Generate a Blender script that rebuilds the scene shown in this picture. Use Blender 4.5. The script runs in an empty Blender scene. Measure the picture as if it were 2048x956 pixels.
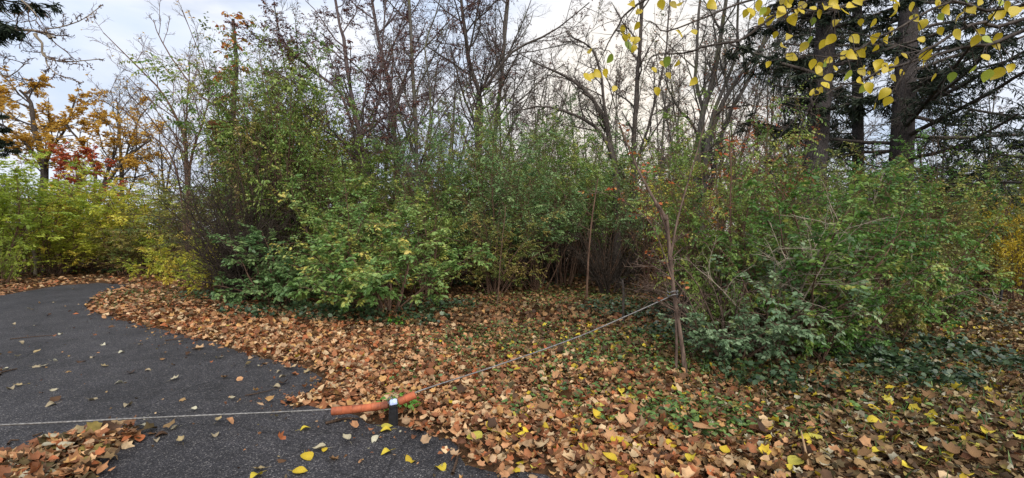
import bpy, math, random
import numpy as np
from mathutils import Vector, Matrix

S = bpy.context.scene
COL = S.collection
F = 900.0                                   # focal length in photograph pixels
EYE = 1.6

# ------------------------------------------------------------------ camera
cam_d = bpy.data.cameras.new('camera')
cam = bpy.data.objects.new('camera', cam_d)
COL.objects.link(cam)
cam.location = (0, 0, EYE)
cam.rotation_euler = (math.radians(90), 0, 0)
cam_d.sensor_width = 36.0
cam_d.lens = 36.0 * F / 2048.0
cam_d.clip_start = 0.05
cam_d.clip_end = 2000
S.camera = cam

# ------------------------------------------------------------------ sky and sun
SUN_EL, SUN_AZ = math.radians(42), math.radians(165)
SUN = Vector((math.sin(SUN_AZ) * math.cos(SUN_EL), math.cos(SUN_AZ) * math.cos(SUN_EL), math.sin(SUN_EL)))
world = bpy.data.worlds.new("World")
S.world = world
world.use_nodes = True
wt = world.node_tree
wt.nodes.clear()


def wn(kind, **kw):
    n = wt.nodes.new(kind)
    for k, v in kw.items():
        setattr(n, k, v)
    return n


def wl(a, b):
    wt.links.new(a, b)


w_out = wn('ShaderNodeOutputWorld')
w_bg = wn('ShaderNodeBackground')
w_bg.inputs['Strength'].default_value = 0.05
sky = wn('ShaderNodeTexSky', sky_type='NISHITA', sun_disc=False, sun_elevation=SUN_EL, sun_rotation=SUN_AZ)
tc = wn('ShaderNodeTexCoord')
mp = wn('ShaderNodeMapping')
mp.inputs['Scale'].default_value = (1.0, 1.0, 2.6)
mp.inputs['Location'].default_value = (0.62, 0.1, 0.4)
wl(tc.outputs['Generated'], mp.inputs['Vector'])
n1 = wn('ShaderNodeTexNoise')
n1.inputs['Scale'].default_value = 2.3
n1.inputs['Detail'].default_value = 7
n1.inputs['Roughness'].default_value = 0.55
n1.inputs['Distortion'].default_value = 0.4
wl(mp.outputs[0], n1.inputs['Vector'])
cover = wn('ShaderNodeValToRGB')            # where the cloud sheet opens on blue
cover.color_ramp.elements[0].position = 0.36
cover.color_ramp.elements[0].color = (0.55, 0.55, 0.55, 1)
cover.color_ramp.elements[1].position = 0.50
cover.color_ramp.elements[1].color = (1, 1, 1, 1)
wl(n1.outputs['Fac'], cover.inputs['Fac'])
n2 = wn('ShaderNodeTexNoise')
n2.inputs['Scale'].default_value = 3.6
n2.inputs['Detail'].default_value = 6
wl(mp.outputs[0], n2.inputs['Vector'])
tone = wn('ShaderNodeValToRGB')             # grey and white parts of the clouds
tone.color_ramp.elements[0].position = 0.32
tone.color_ramp.elements[0].color = (5.3, 6.2, 7.8, 1)
tone.color_ramp.elements[1].position = 0.66
tone.color_ramp.elements[1].color = (7.4, 7.6, 8.2, 1)
wl(n2.outputs['Fac'], tone.inputs['Fac'])
dot = wn('ShaderNodeVectorMath', operation='DOT_PRODUCT')
GLOW_AZ = math.radians(16)                 # the bright low gap in the clouds
dot.inputs[1].default_value = (math.sin(GLOW_AZ) * math.cos(0.2), math.cos(GLOW_AZ) * math.cos(0.2), math.sin(0.2))
nrm = wn('ShaderNodeVectorMath', operation='NORMALIZE')
wl(tc.outputs['Generated'], nrm.inputs[0])
wl(nrm.outputs[0], dot.inputs[0])
glow = wn('ShaderNodeMapRange', interpolation_type='SMOOTHSTEP')
glow.inputs['From Min'].default_value = 0.91
glow.inputs['From Max'].default_value = 1.0
glow.inputs['To Max'].default_value = 0.85
wl(dot.outputs['Value'], glow.inputs['Value'])
warm = wn('ShaderNodeMix', data_type='RGBA')
warm.inputs[7].default_value = (8.8, 8.0, 6.8, 1)
wl(glow.outputs[0], warm.inputs[0])
wl(tone.outputs[0], warm.inputs[6])
blend = wn('ShaderNodeMix', data_type='RGBA')
wl(cover.outputs[0], blend.inputs[0])
wl(sky.outputs[0], blend.inputs[6])
wl(warm.outputs[2], blend.inputs[7])
wl(blend.outputs[2], w_bg.inputs['Color'])
wl(w_bg.outputs[0], w_out.inputs['Surface'])

sun_d = bpy.data.lights.new('sun', 'SUN')
sun_d.energy = 1.5
sun_d.angle = math.radians(60)
sun_d.color = (1.0, 0.93, 0.84)
sun_o = bpy.data.objects.new('sun', sun_d)
COL.objects.link(sun_o)
sun_o.rotation_euler = SUN.to_track_quat('Z', 'Y').to_euler()

S.view_settings.view_transform = 'Standard'
S.view_settings.look = 'None'
S.view_settings.gamma = 1.0
S.view_settings.exposure = 1.45
S.render.engine = 'CYCLES'
S.cycles.max_bounces = 6
S.cycles.diffuse_bounces = 4
S.cycles.glossy_bounces = 2
S.cycles.transmission_bounces = 3
S.cycles.sample_clamp_indirect = 6.0

# ------------------------------------------------------------------ helpers


def lin(c):
    c = np.asarray(c, float) / 255.0
    return np.where(c <= 0.04045, c / 12.92, ((c + 0.055) / 1.055) ** 2.4)


def at(px, py, Y):
    """The point of the place that the photograph shows at px, py when it stands Y metres ahead."""
    return np.array([(px - 1024.0) / F * Y, Y, EYE + (478.0 - py) / F * Y])


def on_ground(px, py):
    Y = EYE * F / (py - 478.0)
    return np.array([(px - 1024.0) / F * Y, Y])


def unit(v):
    return v / np.maximum(np.linalg.norm(v, axis=-1, keepdims=True), 1e-9)


def mesh(name, verts, faces, rnd=None, col=None, smooth=False, mat=None):
    """A mesh from vertex and face arrays (all faces with the same number of corners, or a list of such arrays)."""
    if isinstance(faces, np.ndarray):
        faces = [faces]
    faces = [f for f in faces if len(f)]
    me = bpy.data.meshes.new(name)
    me.vertices.add(len(verts))
    me.vertices.foreach_set('co', np.asarray(verts, np.float32).ravel())
    idx = np.concatenate([f.ravel() for f in faces]).astype(np.int32)
    tot = np.concatenate([np.full(len(f), f.shape[1]) for f in faces]).astype(np.int32)
    st = np.concatenate([[0], np.cumsum(tot)[:-1]]).astype(np.int32)
    me.loops.add(len(idx))
    me.loops.foreach_set('vertex_index', idx)
    me.polygons.add(len(tot))
    me.polygons.foreach_set('loop_start', st)
    me.polygons.foreach_set('loop_total', tot)
    if smooth:
        me.polygons.foreach_set('use_smooth', np.ones(len(tot), bool))
    if rnd is not None:
        a = me.attributes.new('rnd', 'FLOAT', 'POINT')
        a.data.foreach_set('value', np.asarray(rnd, np.float32))
    if col is not None:
        a = me.attributes.new('Col', 'FLOAT_COLOR', 'POINT')
        c4 = np.concatenate([col, np.ones((len(col), 1))], 1)
        a.data.foreach_set('color', c4.astype(np.float32).ravel())
    me.update(calc_edges=True)
    if mat:
        me.materials.append(mat)
    return me


def put(name, me, parent=None, mat=None):
    o = bpy.data.objects.new(name, me)
    COL.objects.link(o)
    if parent:
        o.parent = parent
    if mat and len(me.materials):
        o.material_slots[0].link = 'OBJECT'
        o.material_slots[0].material = mat
    return o


def tag(o, label=None, cat=None, group=None, kind=None):
    if label:
        o['label'] = label
    if cat:
        o['category'] = cat
    if group:
        o['group'] = group
    if kind:
        o['kind'] = kind
    return o


def thing(name, label, cat, loc=(0, 0, 0), group=None, rz=0.0):
    o = bpy.data.objects.new(name, None)
    o.empty_display_size = 0.2
    COL.objects.link(o)
    o.location = [float(v) for v in loc]
    o.rotation_euler = (0, 0, rz)
    return tag(o, label, cat, group)


# ---- growing stems and branches, many at a time


def grow(rng, start, d, length, r0, r1, seg, wob, trop):
    n = len(start)
    P = np.empty((n, seg + 1, 3))
    P[:, 0] = start
    p, d = start.copy(), unit(d.copy())
    st = (length / seg)[:, None]
    for i in range(seg):
        d = unit(d + wob * rng.standard_normal((n, 3)) + np.array([0, 0, trop]))
        p = p + d * st
        P[:, i + 1] = p
    t = np.linspace(0, 1, seg + 1)
    R = r0[:, None] * (1 - t) + r1[:, None] * t
    return P, R


def sprout(rng, P, R, L, n, t0, t1, ang, ratio, seg, wob, trop, rr=0.55, rmin=0.003, taper=0.5, flat=0.0):
    """n children on every parent; flat > 0 presses them into the horizontal."""
    m, s, _ = P.shape
    t = t0 + (t1 - t0) * (np.arange(n)[None] + rng.random((m, n))) / n
    f = t * (s - 1)
    i = np.minimum(f.astype(int), s - 2)
    w = (f - i)[..., None]
    row = np.arange(m)[:, None]
    a, b = P[row, i], P[row, i + 1]
    pos = a * (1 - w) + b * w
    tan = unit(b - a)
    rad = R[row, i] * (1 - w[..., 0]) + R[row, i + 1] * w[..., 0]
    rv = rng.standard_normal((m, n, 3))
    rv[..., 2] *= (1 - flat)
    perp = unit(rv - (rv * tan).sum(-1, keepdims=True) * tan)
    th = np.radians(ang[0] + (ang[1] - ang[0]) * rng.random((m, n)))[..., None]
    d = tan * np.cos(th) + perp * np.sin(th)
    ln = L[:, None] * ratio * (1 - taper * t) * (0.55 + 0.7 * rng.random((m, n)))
    r0 = np.maximum(rad * rr, rmin)
    k = m * n
    Q, RR = grow(rng, pos.reshape(k, 3), d.reshape(k, 3), ln.reshape(k), r0.reshape(k), np.maximum(r0.reshape(k) * 0.4, rmin * 0.6), seg, wob, trop)
    return Q, RR, ln.reshape(k)


def tubes(parts):
    """[(points, radii, sides)] -> vertices and quads."""
    V, Q, off = [], [], 0
    for P, R, k in parts:
        n, s, _ = P.shape
        if n == 0:
            continue
        T = np.empty_like(P)
        T[:, 1:-1] = P[:, 2:] - P[:, :-2]
        T[:, 0] = P[:, 1] - P[:, 0]
        T[:, -1] = P[:, -1] - P[:, -2]
        T = unit(T)
        m = unit(P[:, -1] - P[:, 0])
        ref = np.where(np.abs(m[:, 2:]) < 0.75, np.array([[0.05, 0.02, 1.0]]), np.array([[1.0, 0.03, 0.05]]))[:, None]
        u = unit(np.cross(T, np.broadcast_to(ref, T.shape)) + 1e-6)
        v = np.cross(T, u)
        a = np.arange(k) * 2 * np.pi / k
        ring = P[:, :, None] + R[:, :, None, None] * (np.cos(a)[:, None] * u[:, :, None] + np.sin(a)[:, None] * v[:, :, None])
        V.append(ring.reshape(-1, 3))
        base = (np.arange(n) * s * k)[:, None, None] + (np.arange(s - 1) * k)[None, :, None] + off
        j = np.arange(k)[None, None]
        j2 = (j + 1) % k
        q = np.stack([base + j, base + j2, base + k + j2, base + k + j], -1)
        Q.append(q.reshape(-1, 4))
        off += n * s * k
    return np.concatenate(V), np.concatenate(Q)


def curve(pts, n):
    """Smooth resampling of a few points to n points (Catmull-Rom)."""
    p = np.asarray(pts, float)
    p = np.concatenate([[2 * p[0] - p[1]], p, [2 * p[-1] - p[-2]]])
    m = len(p) - 3
    u = np.linspace(0, m, n)
    i = np.minimum(u.astype(int), m - 1)
    t = (u - i)[:, None]
    a, b, c, d = p[i], p[i + 1], p[i + 2], p[i + 3]
    return 0.5 * (2 * b + (c - a) * t + (2 * a - 5 * b + 4 * c - d) * t ** 2 + (3 * b - 3 * c + d - a) * t ** 3)


# ---- leaves
T_SMALL = (np.array([(0, 0, 0), (.45, .27, .07), (1, 0, -.10), (.45, -.27, .07)], float), np.array([(0, 1, 2), (0, 2, 3)]))
T_FOUR = (np.array([(0, 0, 0), (.42, .28, .06), (1, 0, -.12), (.42, -.28, .06), (.5, 0, -.01)], float), np.array([(0, 4, 1), (1, 4, 2), (2, 4, 3), (3, 4, 0)]))
T_OVAL = (np.array([(0, 0, 0), (.3, .27, .07), (.68, .22, .05), (1, 0, -.14), (.68, -.22, .05), (.3, -.27, .07), (.5, 0, 0)], float),
          np.array([(0, 6, 1), (1, 6, 2), (2, 6, 3), (3, 6, 4), (4, 6, 5), (5, 6, 0)]))


def maple(c1, c2, c3, notch=.36, coarse=False):
    ring = [(180, .40), (140, notch), (112, .47), (88, notch), (58, .55), (30, notch), (0, .62), (-30, notch), (-58, .52), (-88, notch), (-112, .48), (-140, notch)]
    if coarse:
        ring = [(180, .40), (112, .49), (84, notch + .04), (58, .54), (28, notch), (0, .62), (-28, notch), (-58, .52), (-112, .48)]
    v = [(0.42, 0, 0)]
    for a, r in ring:
        x, y = r * math.cos(math.radians(a)), r * math.sin(math.radians(a))
        v.append((0.42 + x, y, c1 * r * r + c2 * x * y * 2 + c3 * x))
    n = len(ring)
    return np.array(v, float), np.array([(0, 1 + i, 1 + (i + 1) % n) for i in range(n)])


def ovate(c1, c2, wid=0.36, coarse=False):
    xs = [0.0, 0.08, 0.25, 0.45, 0.65, 0.83, 1.0]
    ws = [0.0, .55, .95, 1.0, .75, .4, 0.0]
    if coarse:
        xs, ws = [0.0, .28, .68, 1.0], [0.0, .95, .72, 0.0]
    v = [(x, 0, c1 * (x - .5) ** 2) for x in xs]
    n = len(xs)
    for s in (1, -1):
        for x, w in zip(xs[1:-1], ws[1:-1]):
            v.append((x, s * w * wid, c1 * (x - .5) ** 2 + c2 * w * w))
    f = []
    for k in range(2):
        o = n + k * (n - 2)
        L = [0] + list(range(o, o + n - 2)) + [n - 1]
        for i in range(n - 1):
            if i > 0:
                f.append((i, L[i], L[i + 1]) if k == 0 else (i, L[i + 1], L[i]))
            if i + 1 < n:
                if L[i + 1] != i + 1:
                    f.append((i, L[i + 1], i + 1) if k == 0 else (i, i + 1, L[i + 1]))
    return np.array(v, float), np.array(f)


def frames(d, nrm):
    x = unit(d)
    z = unit(nrm - (nrm * x).sum(-1, keepdims=True) * x + 1e-6)
    y = np.cross(z, x)
    return np.stack([x, y, z], -1)             # columns are the leaf's axes


def leaves(tpl, pos, d, nrm, size, val):
    """One mesh of leaves: tpl a template or a list of them; val a value or colour for each leaf."""
    tl = tpl if isinstance(tpl, list) else [tpl]
    V, T, A, off = [], [], [], 0
    A3 = frames(d, nrm)
    for k, (tv, tf) in enumerate(tl):
        s = slice(k, None, len(tl))
        v = pos[s, None] + np.einsum('nij,vj->nvi', A3[s], tv) * size[s, None, None]
        n = len(v)
        V.append(v.reshape(-1, 3))
        T.append((tf[None] + (np.arange(n) * len(tv))[:, None, None] + off).reshape(-1, 3))
        A.append(np.repeat(val[s], len(tv), 0))
        off += n * len(tv)
    return np.concatenate(V), np.concatenate(T), np.concatenate(A)


def sprays(rng, P, per, size, t0=0.1, droop=0.25, jit=0.5):
    """Leaves in pairs along twigs: positions, directions, normals, sizes."""
    m, s, _ = P.shape
    t = t0 + (1 - t0) * (np.arange(per)[None] + 0.4 * rng.random((m, per))) / max(per - 1, 1)
    t = np.minimum(t, 1)
    f = t * (s - 1)
    i = np.minimum(f.astype(int), s - 2)
    w = (f - i)[..., None]
    row = np.arange(m)[:, None]
    a, b = P[row, i], P[row, i + 1]
    pos = a * (1 - w) + b * w
    tan = unit(b - a)
    side = unit(np.cross(tan, np.array([0.03, 0.02, 1.0])))
    sg = np.where(np.arange(per) % 2 == 0, 1.0, -1.0)[None, :, None]
    d = tan * 0.55 + side * sg * 0.9 - np.array([0, 0, droop]) + 0.3 * jit * rng.standard_normal(pos.shape)
    nr = np.array([0, 0, 1.0]) + jit * rng.standard_normal(pos.shape)
    sz = size * (0.6 + 0.7 * rng.random((m, per)))
    k = m * per
    return pos.reshape(k, 3), d.reshape(k, 3), nr.reshape(k, 3), sz.reshape(k)


# ------------------------------------------------------------------ materials


def new_mat(name):
    m = bpy.data.materials.new(name)
    m.use_nodes = True
    nt = m.node_tree
    nt.nodes.clear()
    out = nt.nodes.new('ShaderNodeOutputMaterial')
    return m, nt, out


def leaf_mat(name, stops=None, trans=0.36, rough=0.42, spec=0.5, sat=1.0):
    """stops: sRGB colours spread over the leaf's own random value; None: the leaf's stored colour."""
    m, nt, out = new_mat(name)
    at_ = nt.nodes.new('ShaderNodeAttribute')
    if stops is None:
        at_.attribute_name = 'Col'
        c = at_.outputs['Color']
    else:
        at_.attribute_name = 'rnd'
        cr = nt.nodes.new('ShaderNodeValToRGB')
        el = cr.color_ramp.elements
        n = len(stops)
        while len(el) < n:
            el.new(0.5)
        for i, s in enumerate(stops):
            el[i].position = i / (n - 1)
            el[i].color = (*lin(s), 1)
        nt.links.new(at_.outputs['Fac'], cr.inputs['Fac'])
        c = cr.outputs['Color']
    tc_ = nt.nodes.new('ShaderNodeTexCoord')
    no = nt.nodes.new('ShaderNodeTexNoise')
    no.inputs['Scale'].default_value = 28
    no.inputs['Detail'].default_value = 3
    nt.links.new(tc_.outputs['Object'], no.inputs['Vector'])
    mr = nt.nodes.new('ShaderNodeMapRange')
    mr.inputs['From Min'].default_value = 0.3
    mr.inputs['From Max'].default_value = 0.7
    mr.inputs['To Min'].default_value = 0.72
    mr.inputs['To Max'].default_value = 1.2
    nt.links.new(no.outputs['Fac'], mr.inputs['Value'])
    hs = nt.nodes.new('ShaderNodeHueSaturation')
    hs.inputs['Saturation'].default_value = sat
    nt.links.new(c, hs.inputs['Color'])
    nt.links.new(mr.outputs[0], hs.inputs['Value'])
    p = nt.nodes.new('ShaderNodeBsdfPrincipled')
    p.inputs['Roughness'].default_value = rough
    p.inputs['Specular IOR Level'].default_value = spec
    nt.links.new(hs.outputs[0], p.inputs['Base Color'])
    if trans > 0:
        tr = nt.nodes.new('ShaderNodeBsdfTranslucent')
        nt.links.new(hs.outputs[0], tr.inputs['Color'])
        mx = nt.nodes.new('ShaderNodeMixShader')
        mx.inputs[0].default_value = trans
        nt.links.new(p.outputs[0], mx.inputs[1])
        nt.links.new(tr.outputs[0], mx.inputs[2])
        nt.links.new(mx.outputs[0], out.inputs['Surface'])
    else:
        nt.links.new(p.outputs[0], out.inputs['Surface'])
    return m


def bark_mat(name, dark, light, scale=9.0, stretch=0.25, moss=None, bump=0.5):
    m, nt, out = new_mat(name)
    tc_ = nt.nodes.new('ShaderNodeTexCoord')
    mp_ = nt.nodes.new('ShaderNodeMapping')
    mp_.inputs['Scale'].default_value = (1, 1, stretch)
    nt.links.new(tc_.outputs['Object'], mp_.inputs['Vector'])
    no = nt.nodes.new('ShaderNodeTexNoise')
    no.inputs['Scale'].default_value = scale * 2.5
    no.inputs['Detail'].default_value = 6
    no.inputs['Roughness'].default_value = 0.7
    nt.links.new(mp_.outputs[0], no.inputs['Vector'])
    cr = nt.nodes.new('ShaderNodeValToRGB')
    cr.color_ramp.elements[0].position = 0.34
    cr.color_ramp.elements[0].color = (*lin(dark), 1)
    cr.color_ramp.elements[1].position = 0.66
    cr.color_ramp.elements[1].color = (*lin(light), 1)
    nt.links.new(no.outputs['Fac'], cr.inputs['Fac'])
    c = cr.outputs[0]
    if moss:
        n2_ = nt.nodes.new('ShaderNodeTexNoise')
        n2_.inputs['Scale'].default_value = 2.2
        n2_.inputs['Detail'].default_value = 4
        nt.links.new(tc_.outputs['Object'], n2_.inputs['Vector'])
        r2 = nt.nodes.new('ShaderNodeValToRGB')
        r2.color_ramp.elements[0].position = 0.5
        r2.color_ramp.elements[1].position = 0.65
        nt.links.new(n2_.outputs['Fac'], r2.inputs['Fac'])
        mx = nt.nodes.new('ShaderNodeMix')
        mx.data_type = 'RGBA'
        mx.inputs[7].default_value = (*lin(moss), 1)
        nt.links.new(r2.outputs[0], mx.inputs[0])
        nt.links.new(c, mx.inputs[6])
        c = mx.outputs[2]
    p = nt.nodes.new('ShaderNodeBsdfPrincipled')
    p.inputs['Roughness'].default_value = 0.9
    p.inputs['Specular IOR Level'].default_value = 0.15
    nt.links.new(c, p.inputs['Base Color'])
    b = nt.nodes.new('ShaderNodeBump')
    b.inputs['Strength'].default_value = bump
    b.inputs['Distance'].default_value = 0.03
    nt.links.new(no.outputs['Fac'], b.inputs['Height'])
    nt.links.new(b.outputs[0], p.inputs['Normal'])
    nt.links.new(p.outputs[0], out.inputs['Surface'])
    return m


def plain_mat(name, c1, c2, rough=0.5, spec=0.4, scale=30.0, metal=0.0, bump=0.1):
    m, nt, out = new_mat(name)
    tc_ = nt.nodes.new('ShaderNodeTexCoord')
    no = nt.nodes.new('ShaderNodeTexNoise')
    no.inputs['Scale'].default_value = scale
    no.inputs['Detail'].default_value = 5
    nt.links.new(tc_.outputs['Object'], no.inputs['Vector'])
    cr = nt.nodes.new('ShaderNodeValToRGB')
    cr.color_ramp.elements[0].position = 0.35
    cr.color_ramp.elements[0].color = (*lin(c1), 1)
    cr.color_ramp.elements[1].position = 0.65
    cr.color_ramp.elements[1].color = (*lin(c2), 1)
    nt.links.new(no.outputs['Fac'], cr.inputs['Fac'])
    p = nt.nodes.new('ShaderNodeBsdfPrincipled')
    p.inputs['Roughness'].default_value = rough
    p.inputs['Metallic'].default_value = metal
    p.inputs['Specular IOR Level'].default_value = spec
    nt.links.new(cr.outputs[0], p.inputs['Base Color'])
    b = nt.nodes.new('ShaderNodeBump')
    b.inputs['Strength'].default_value = bump
    b.inputs['Distance'].default_value = 0.01
    nt.links.new(no.outputs['Fac'], b.inputs['Height'])
    nt.links.new(b.outputs[0], p.inputs['Normal'])
    nt.links.new(p.outputs[0], out.inputs['Surface'])
    return m


M = {}
M['green'] = leaf_mat('green_leaf', [(75, 101, 45), (99, 127, 58), (114, 142, 64), (131, 155, 73), (151, 166, 82), (200, 192, 88)])
M['bluegreen'] = leaf_mat('bluish_leaf', [(73, 101, 62), (95, 127, 77), (112, 144, 88), (133, 162, 101), (162, 181, 120)])
M['dullgreen'] = leaf_mat('dull_green_leaf', [(77, 95, 47), (101, 118, 58), (120, 133, 66), (142, 146, 73), (168, 151, 79), (142, 120, 79)])
M['yellowgreen'] = leaf_mat('yellow_green_leaf', [(126, 144, 51), (156, 170, 58), (182, 192, 67), (203, 203, 77), (226, 212, 81), (201, 160, 73)], trans=0.42)
M['lime'] = leaf_mat('lime_leaf', [(118, 144, 55), (144, 165, 63), (169, 186, 69), (192, 199, 80)], trans=0.42)
M['deepgreen'] = leaf_mat('deep_green_leaf', [(54, 86, 38), (68, 106, 44), (86, 126, 54), (106, 142, 62), (134, 160, 76), (174, 166, 80)])
M['rose'] = leaf_mat('pale_rose_leaf', [(96, 124, 88), (116, 144, 104), (134, 160, 120), (150, 172, 132), (172, 184, 120)])
M['viburnum'] = leaf_mat('pale_spray_leaf', [(84, 116, 60), (100, 136, 70), (112, 146, 76), (124, 156, 84), (140, 166, 90), (164, 178, 96), (200, 192, 96), (224, 196, 98)])
M['gold'] = leaf_mat('golden_leaf', [(180, 138, 54), (202, 160, 64), (220, 180, 76), (228, 194, 98)], trans=0.42)
M['yellow'] = leaf_mat('yellow_leaf', [(178, 158, 40), (206, 184, 48), (226, 200, 58), (190, 180, 60)], trans=0.45)
M['red'] = leaf_mat('red_leaf', [(150, 60, 44), (180, 78, 52), (200, 104, 66), (196, 130, 70)], trans=0.4)
M['orange'] = leaf_mat('orange_leaf', [(150, 70, 40), (186, 94, 52), (204, 118, 64), (190, 150, 70)], trans=0.4)
M['purple'] = leaf_mat('dull_purple_leaf', [(66, 40, 42), (90, 52, 50), (112, 68, 58), (132, 90, 68)], trans=0.3)
M['mixed'] = leaf_mat('mixed_autumn_leaf', [(72, 92, 46), (96, 112, 52), (112, 120, 58), (150, 96, 58), (168, 84, 52), (130, 110, 60)], trans=0.35)
M['snagleaf'] = leaf_mat('vine_autumn_leaf', [(150, 66, 34), (184, 92, 42), (204, 130, 56), (196, 160, 66), (120, 116, 54)], trans=0.4)
M['ivy'] = leaf_mat('ivy_leaf', [(34, 50, 32), (46, 66, 42), (60, 82, 52), (84, 100, 66)], trans=0.1, rough=0.35, spec=0.5)
M['herb'] = leaf_mat('herb_leaf', [(58, 84, 44), (76, 106, 52), (96, 126, 60), (122, 146, 74)], trans=0.3)
M['brightherb'] = leaf_mat('bright_herb_leaf', [(86, 140, 50), (104, 160, 58), (124, 176, 70)], trans=0.4)
M['spruce'] = leaf_mat('spruce_needle', [(24, 34, 26), (32, 44, 32), (42, 54, 38), (54, 60, 42)], trans=0.1, rough=0.6, spec=0.2)
M['litter'] = leaf_mat('fallen_leaf', None, trans=0.12, rough=0.65, spec=0.22)
M['bark_grey'] = bark_mat('grey_bark', (54, 51, 48), (108, 102, 96), moss=(92, 92, 70))
M['bark_dark'] = bark_mat('dark_bark', (46, 42, 40), (96, 88, 82))
M['bark_purple'] = bark_mat('purplish_bark', (56, 48, 48), (104, 92, 90))
M['bark_brown'] = bark_mat('brown_bark', (66, 50, 42), (118, 94, 78))
M['bark_red'] = bark_mat('reddish_vine_bark', (62, 50, 44), (122, 104, 92))
M['bark_pale'] = bark_mat('pale_bark', (108, 98, 86), (168, 156, 138))
M['bark_spruce'] = bark_mat('spruce_bark', (38, 35, 34), (86, 80, 78), scale=14, stretch=0.5, bump=1.0)
M['twig_brown'] = bark_mat('bramble_twig', (38, 33, 29), (74, 65, 57))
M['stick'] = bark_mat('stick_bark', (46, 36, 30), (96, 78, 64), scale=20)
M['stick_pale'] = bark_mat('bare_stick', (150, 122, 92), (190, 160, 124), scale=20)

# ------------------------------------------------------------------ ground, drive and path
OUT_PX = [(1090, 950), (980, 944), (930, 930), (915, 893), (850, 862), (795, 852), (735, 848), (715, 832), (640, 818), (566, 808), (598, 790), (640, 772),
          (636, 752), (606, 733), (550, 722), (482, 704), (430, 686), (388, 676), (330, 661), (285, 650), (232, 637), (190, 626), (168, 612), (182, 599),
          (206, 586), (262, 570), (200, 566), (120, 571), (50, 583), (-40, 598)]
drive_poly = [(3.5, -6.0), (1.6, 0.5), (0.75, 2.4)] + [tuple(on_ground(*p)) for p in OUT_PX] + [(-16.5, 11.2), (-18.0, 2.0), (-14.0, -6.0)]
drive_poly = np.array(drive_poly)


def drive_dist(p):
    """Signed distance to the edge of the drive: negative on the asphalt."""
    a, b = drive_poly, np.roll(drive_poly, -1, 0)
    ab = b - a
    dmin = np.full(len(p), 1e9)
    ins = np.zeros(len(p), bool)
    for i in range(len(a)):
        ap = p - a[i]
        t = np.clip((ap @ ab[i]) / (ab[i] @ ab[i]), 0, 1)
        dmin = np.minimum(dmin, np.linalg.norm(ap - t[:, None] * ab[i], axis=1))
        y0, y1 = a[i, 1], b[i, 1]
        c = (y0 > p[:, 1]) != (y1 > p[:, 1])
        xx = a[i, 0] + (p[:, 1] - y0) / (y1 - y0 + 1e-12) * ab[i, 0]
        ins ^= c & (p[:, 0] < xx)
    return np.where(ins, -dmin, dmin)


def wavy(p, s, k):
    x, y = p[:, 0] / s, p[:, 1] / s
    return (np.sin(x * 1.7 + y * 0.9 + k) + np.sin(x * -0.8 + y * 1.9 + 2.1 * k) + np.sin(x * 2.9 - y * 2.3 + 0.7 * k) * 0.6) / 2.6


def gh(p):
    """Height of the ground."""
    p = np.atleast_2d(p)
    d = drive_dist(p)
    s = np.clip(d / 2.0, 0, 1)
    near = np.clip(d / 0.25, 0, 1)
    h = -0.03 + 0.035 * near + s * (0.05 + 0.05 * wavy(p, 1.6, 1.0) + 0.03 * wavy(p, 0.6, 4.0))
    return h


def stretch_axis(lo, hi, near_lo, near_hi, step, n_far):
    mid = np.arange(near_lo, near_hi, step)
    g = np.linspace(0, 1, n_far + 1)[1:] ** 3
    return np.concatenate([(near_lo + (lo - near_lo) * g)[::-1], mid, near_hi + (hi - near_hi) * g])


gx = stretch_axis(-600, 600, -17, 17, 0.26, 14)
gy = stretch_axis(-300, 900, 0.5, 24, 0.26, 14)
GX, GY = np.meshgrid(gx, gy, indexing='ij')
gp = np.stack([GX.ravel(), GY.ravel()], 1)
gv = np.concatenate([gp, gh(gp)[:, None]], 1)
ni, nj = len(gx), len(gy)
ii, jj = np.meshgrid(np.arange(ni - 1), np.arange(nj - 1), indexing='ij')
i0 = (ii * nj + jj).ravel()
gf = np.stack([i0, i0 + nj, i0 + nj + 1, i0 + 1], 1)


def ground_material():
    m, nt, out = new_mat('leafy_soil')
    tc_ = nt.nodes.new('ShaderNodeTexCoord')
    a = nt.nodes.new('ShaderNodeTexNoise')
    a.inputs['Scale'].default_value = 9
    a.inputs['Detail'].default_value = 8
    a.inputs['Roughness'].default_value = 0.75
    nt.links.new(tc_.outputs['Object'], a.inputs['Vector'])
    cr = nt.nodes.new('ShaderNodeValToRGB')
    e = cr.color_ramp.elements
    e[0].position = 0.3
    e[0].color = (*lin((44, 34, 26)), 1)
    e[1].position = 0.7
    e[1].color = (*lin((112, 80, 56)), 1)
    x = e.new(0.5)
    x.color = (*lin((78, 58, 40)), 1)
    nt.links.new(a.outputs['Fac'], cr.inputs['Fac'])
    p = nt.nodes.new('ShaderNodeBsdfPrincipled')
    p.inputs['Roughness'].default_value = 0.95
    p.inputs['Specular IOR Level'].default_value = 0.1
    nt.links.new(cr.outputs[0], p.inputs['Base Color'])
    b = nt.nodes.new('ShaderNodeBump')
    b.inputs['Strength'].default_value = 0.9
    b.inputs['Distance'].default_value = 0.05
    nt.links.new(a.outputs['Fac'], b.inputs['Height'])
    nt.links.new(b.outputs[0], p.inputs['Normal'])
    nt.links.new(p.outputs[0], out.inputs['Surface'])
    return m


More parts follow.
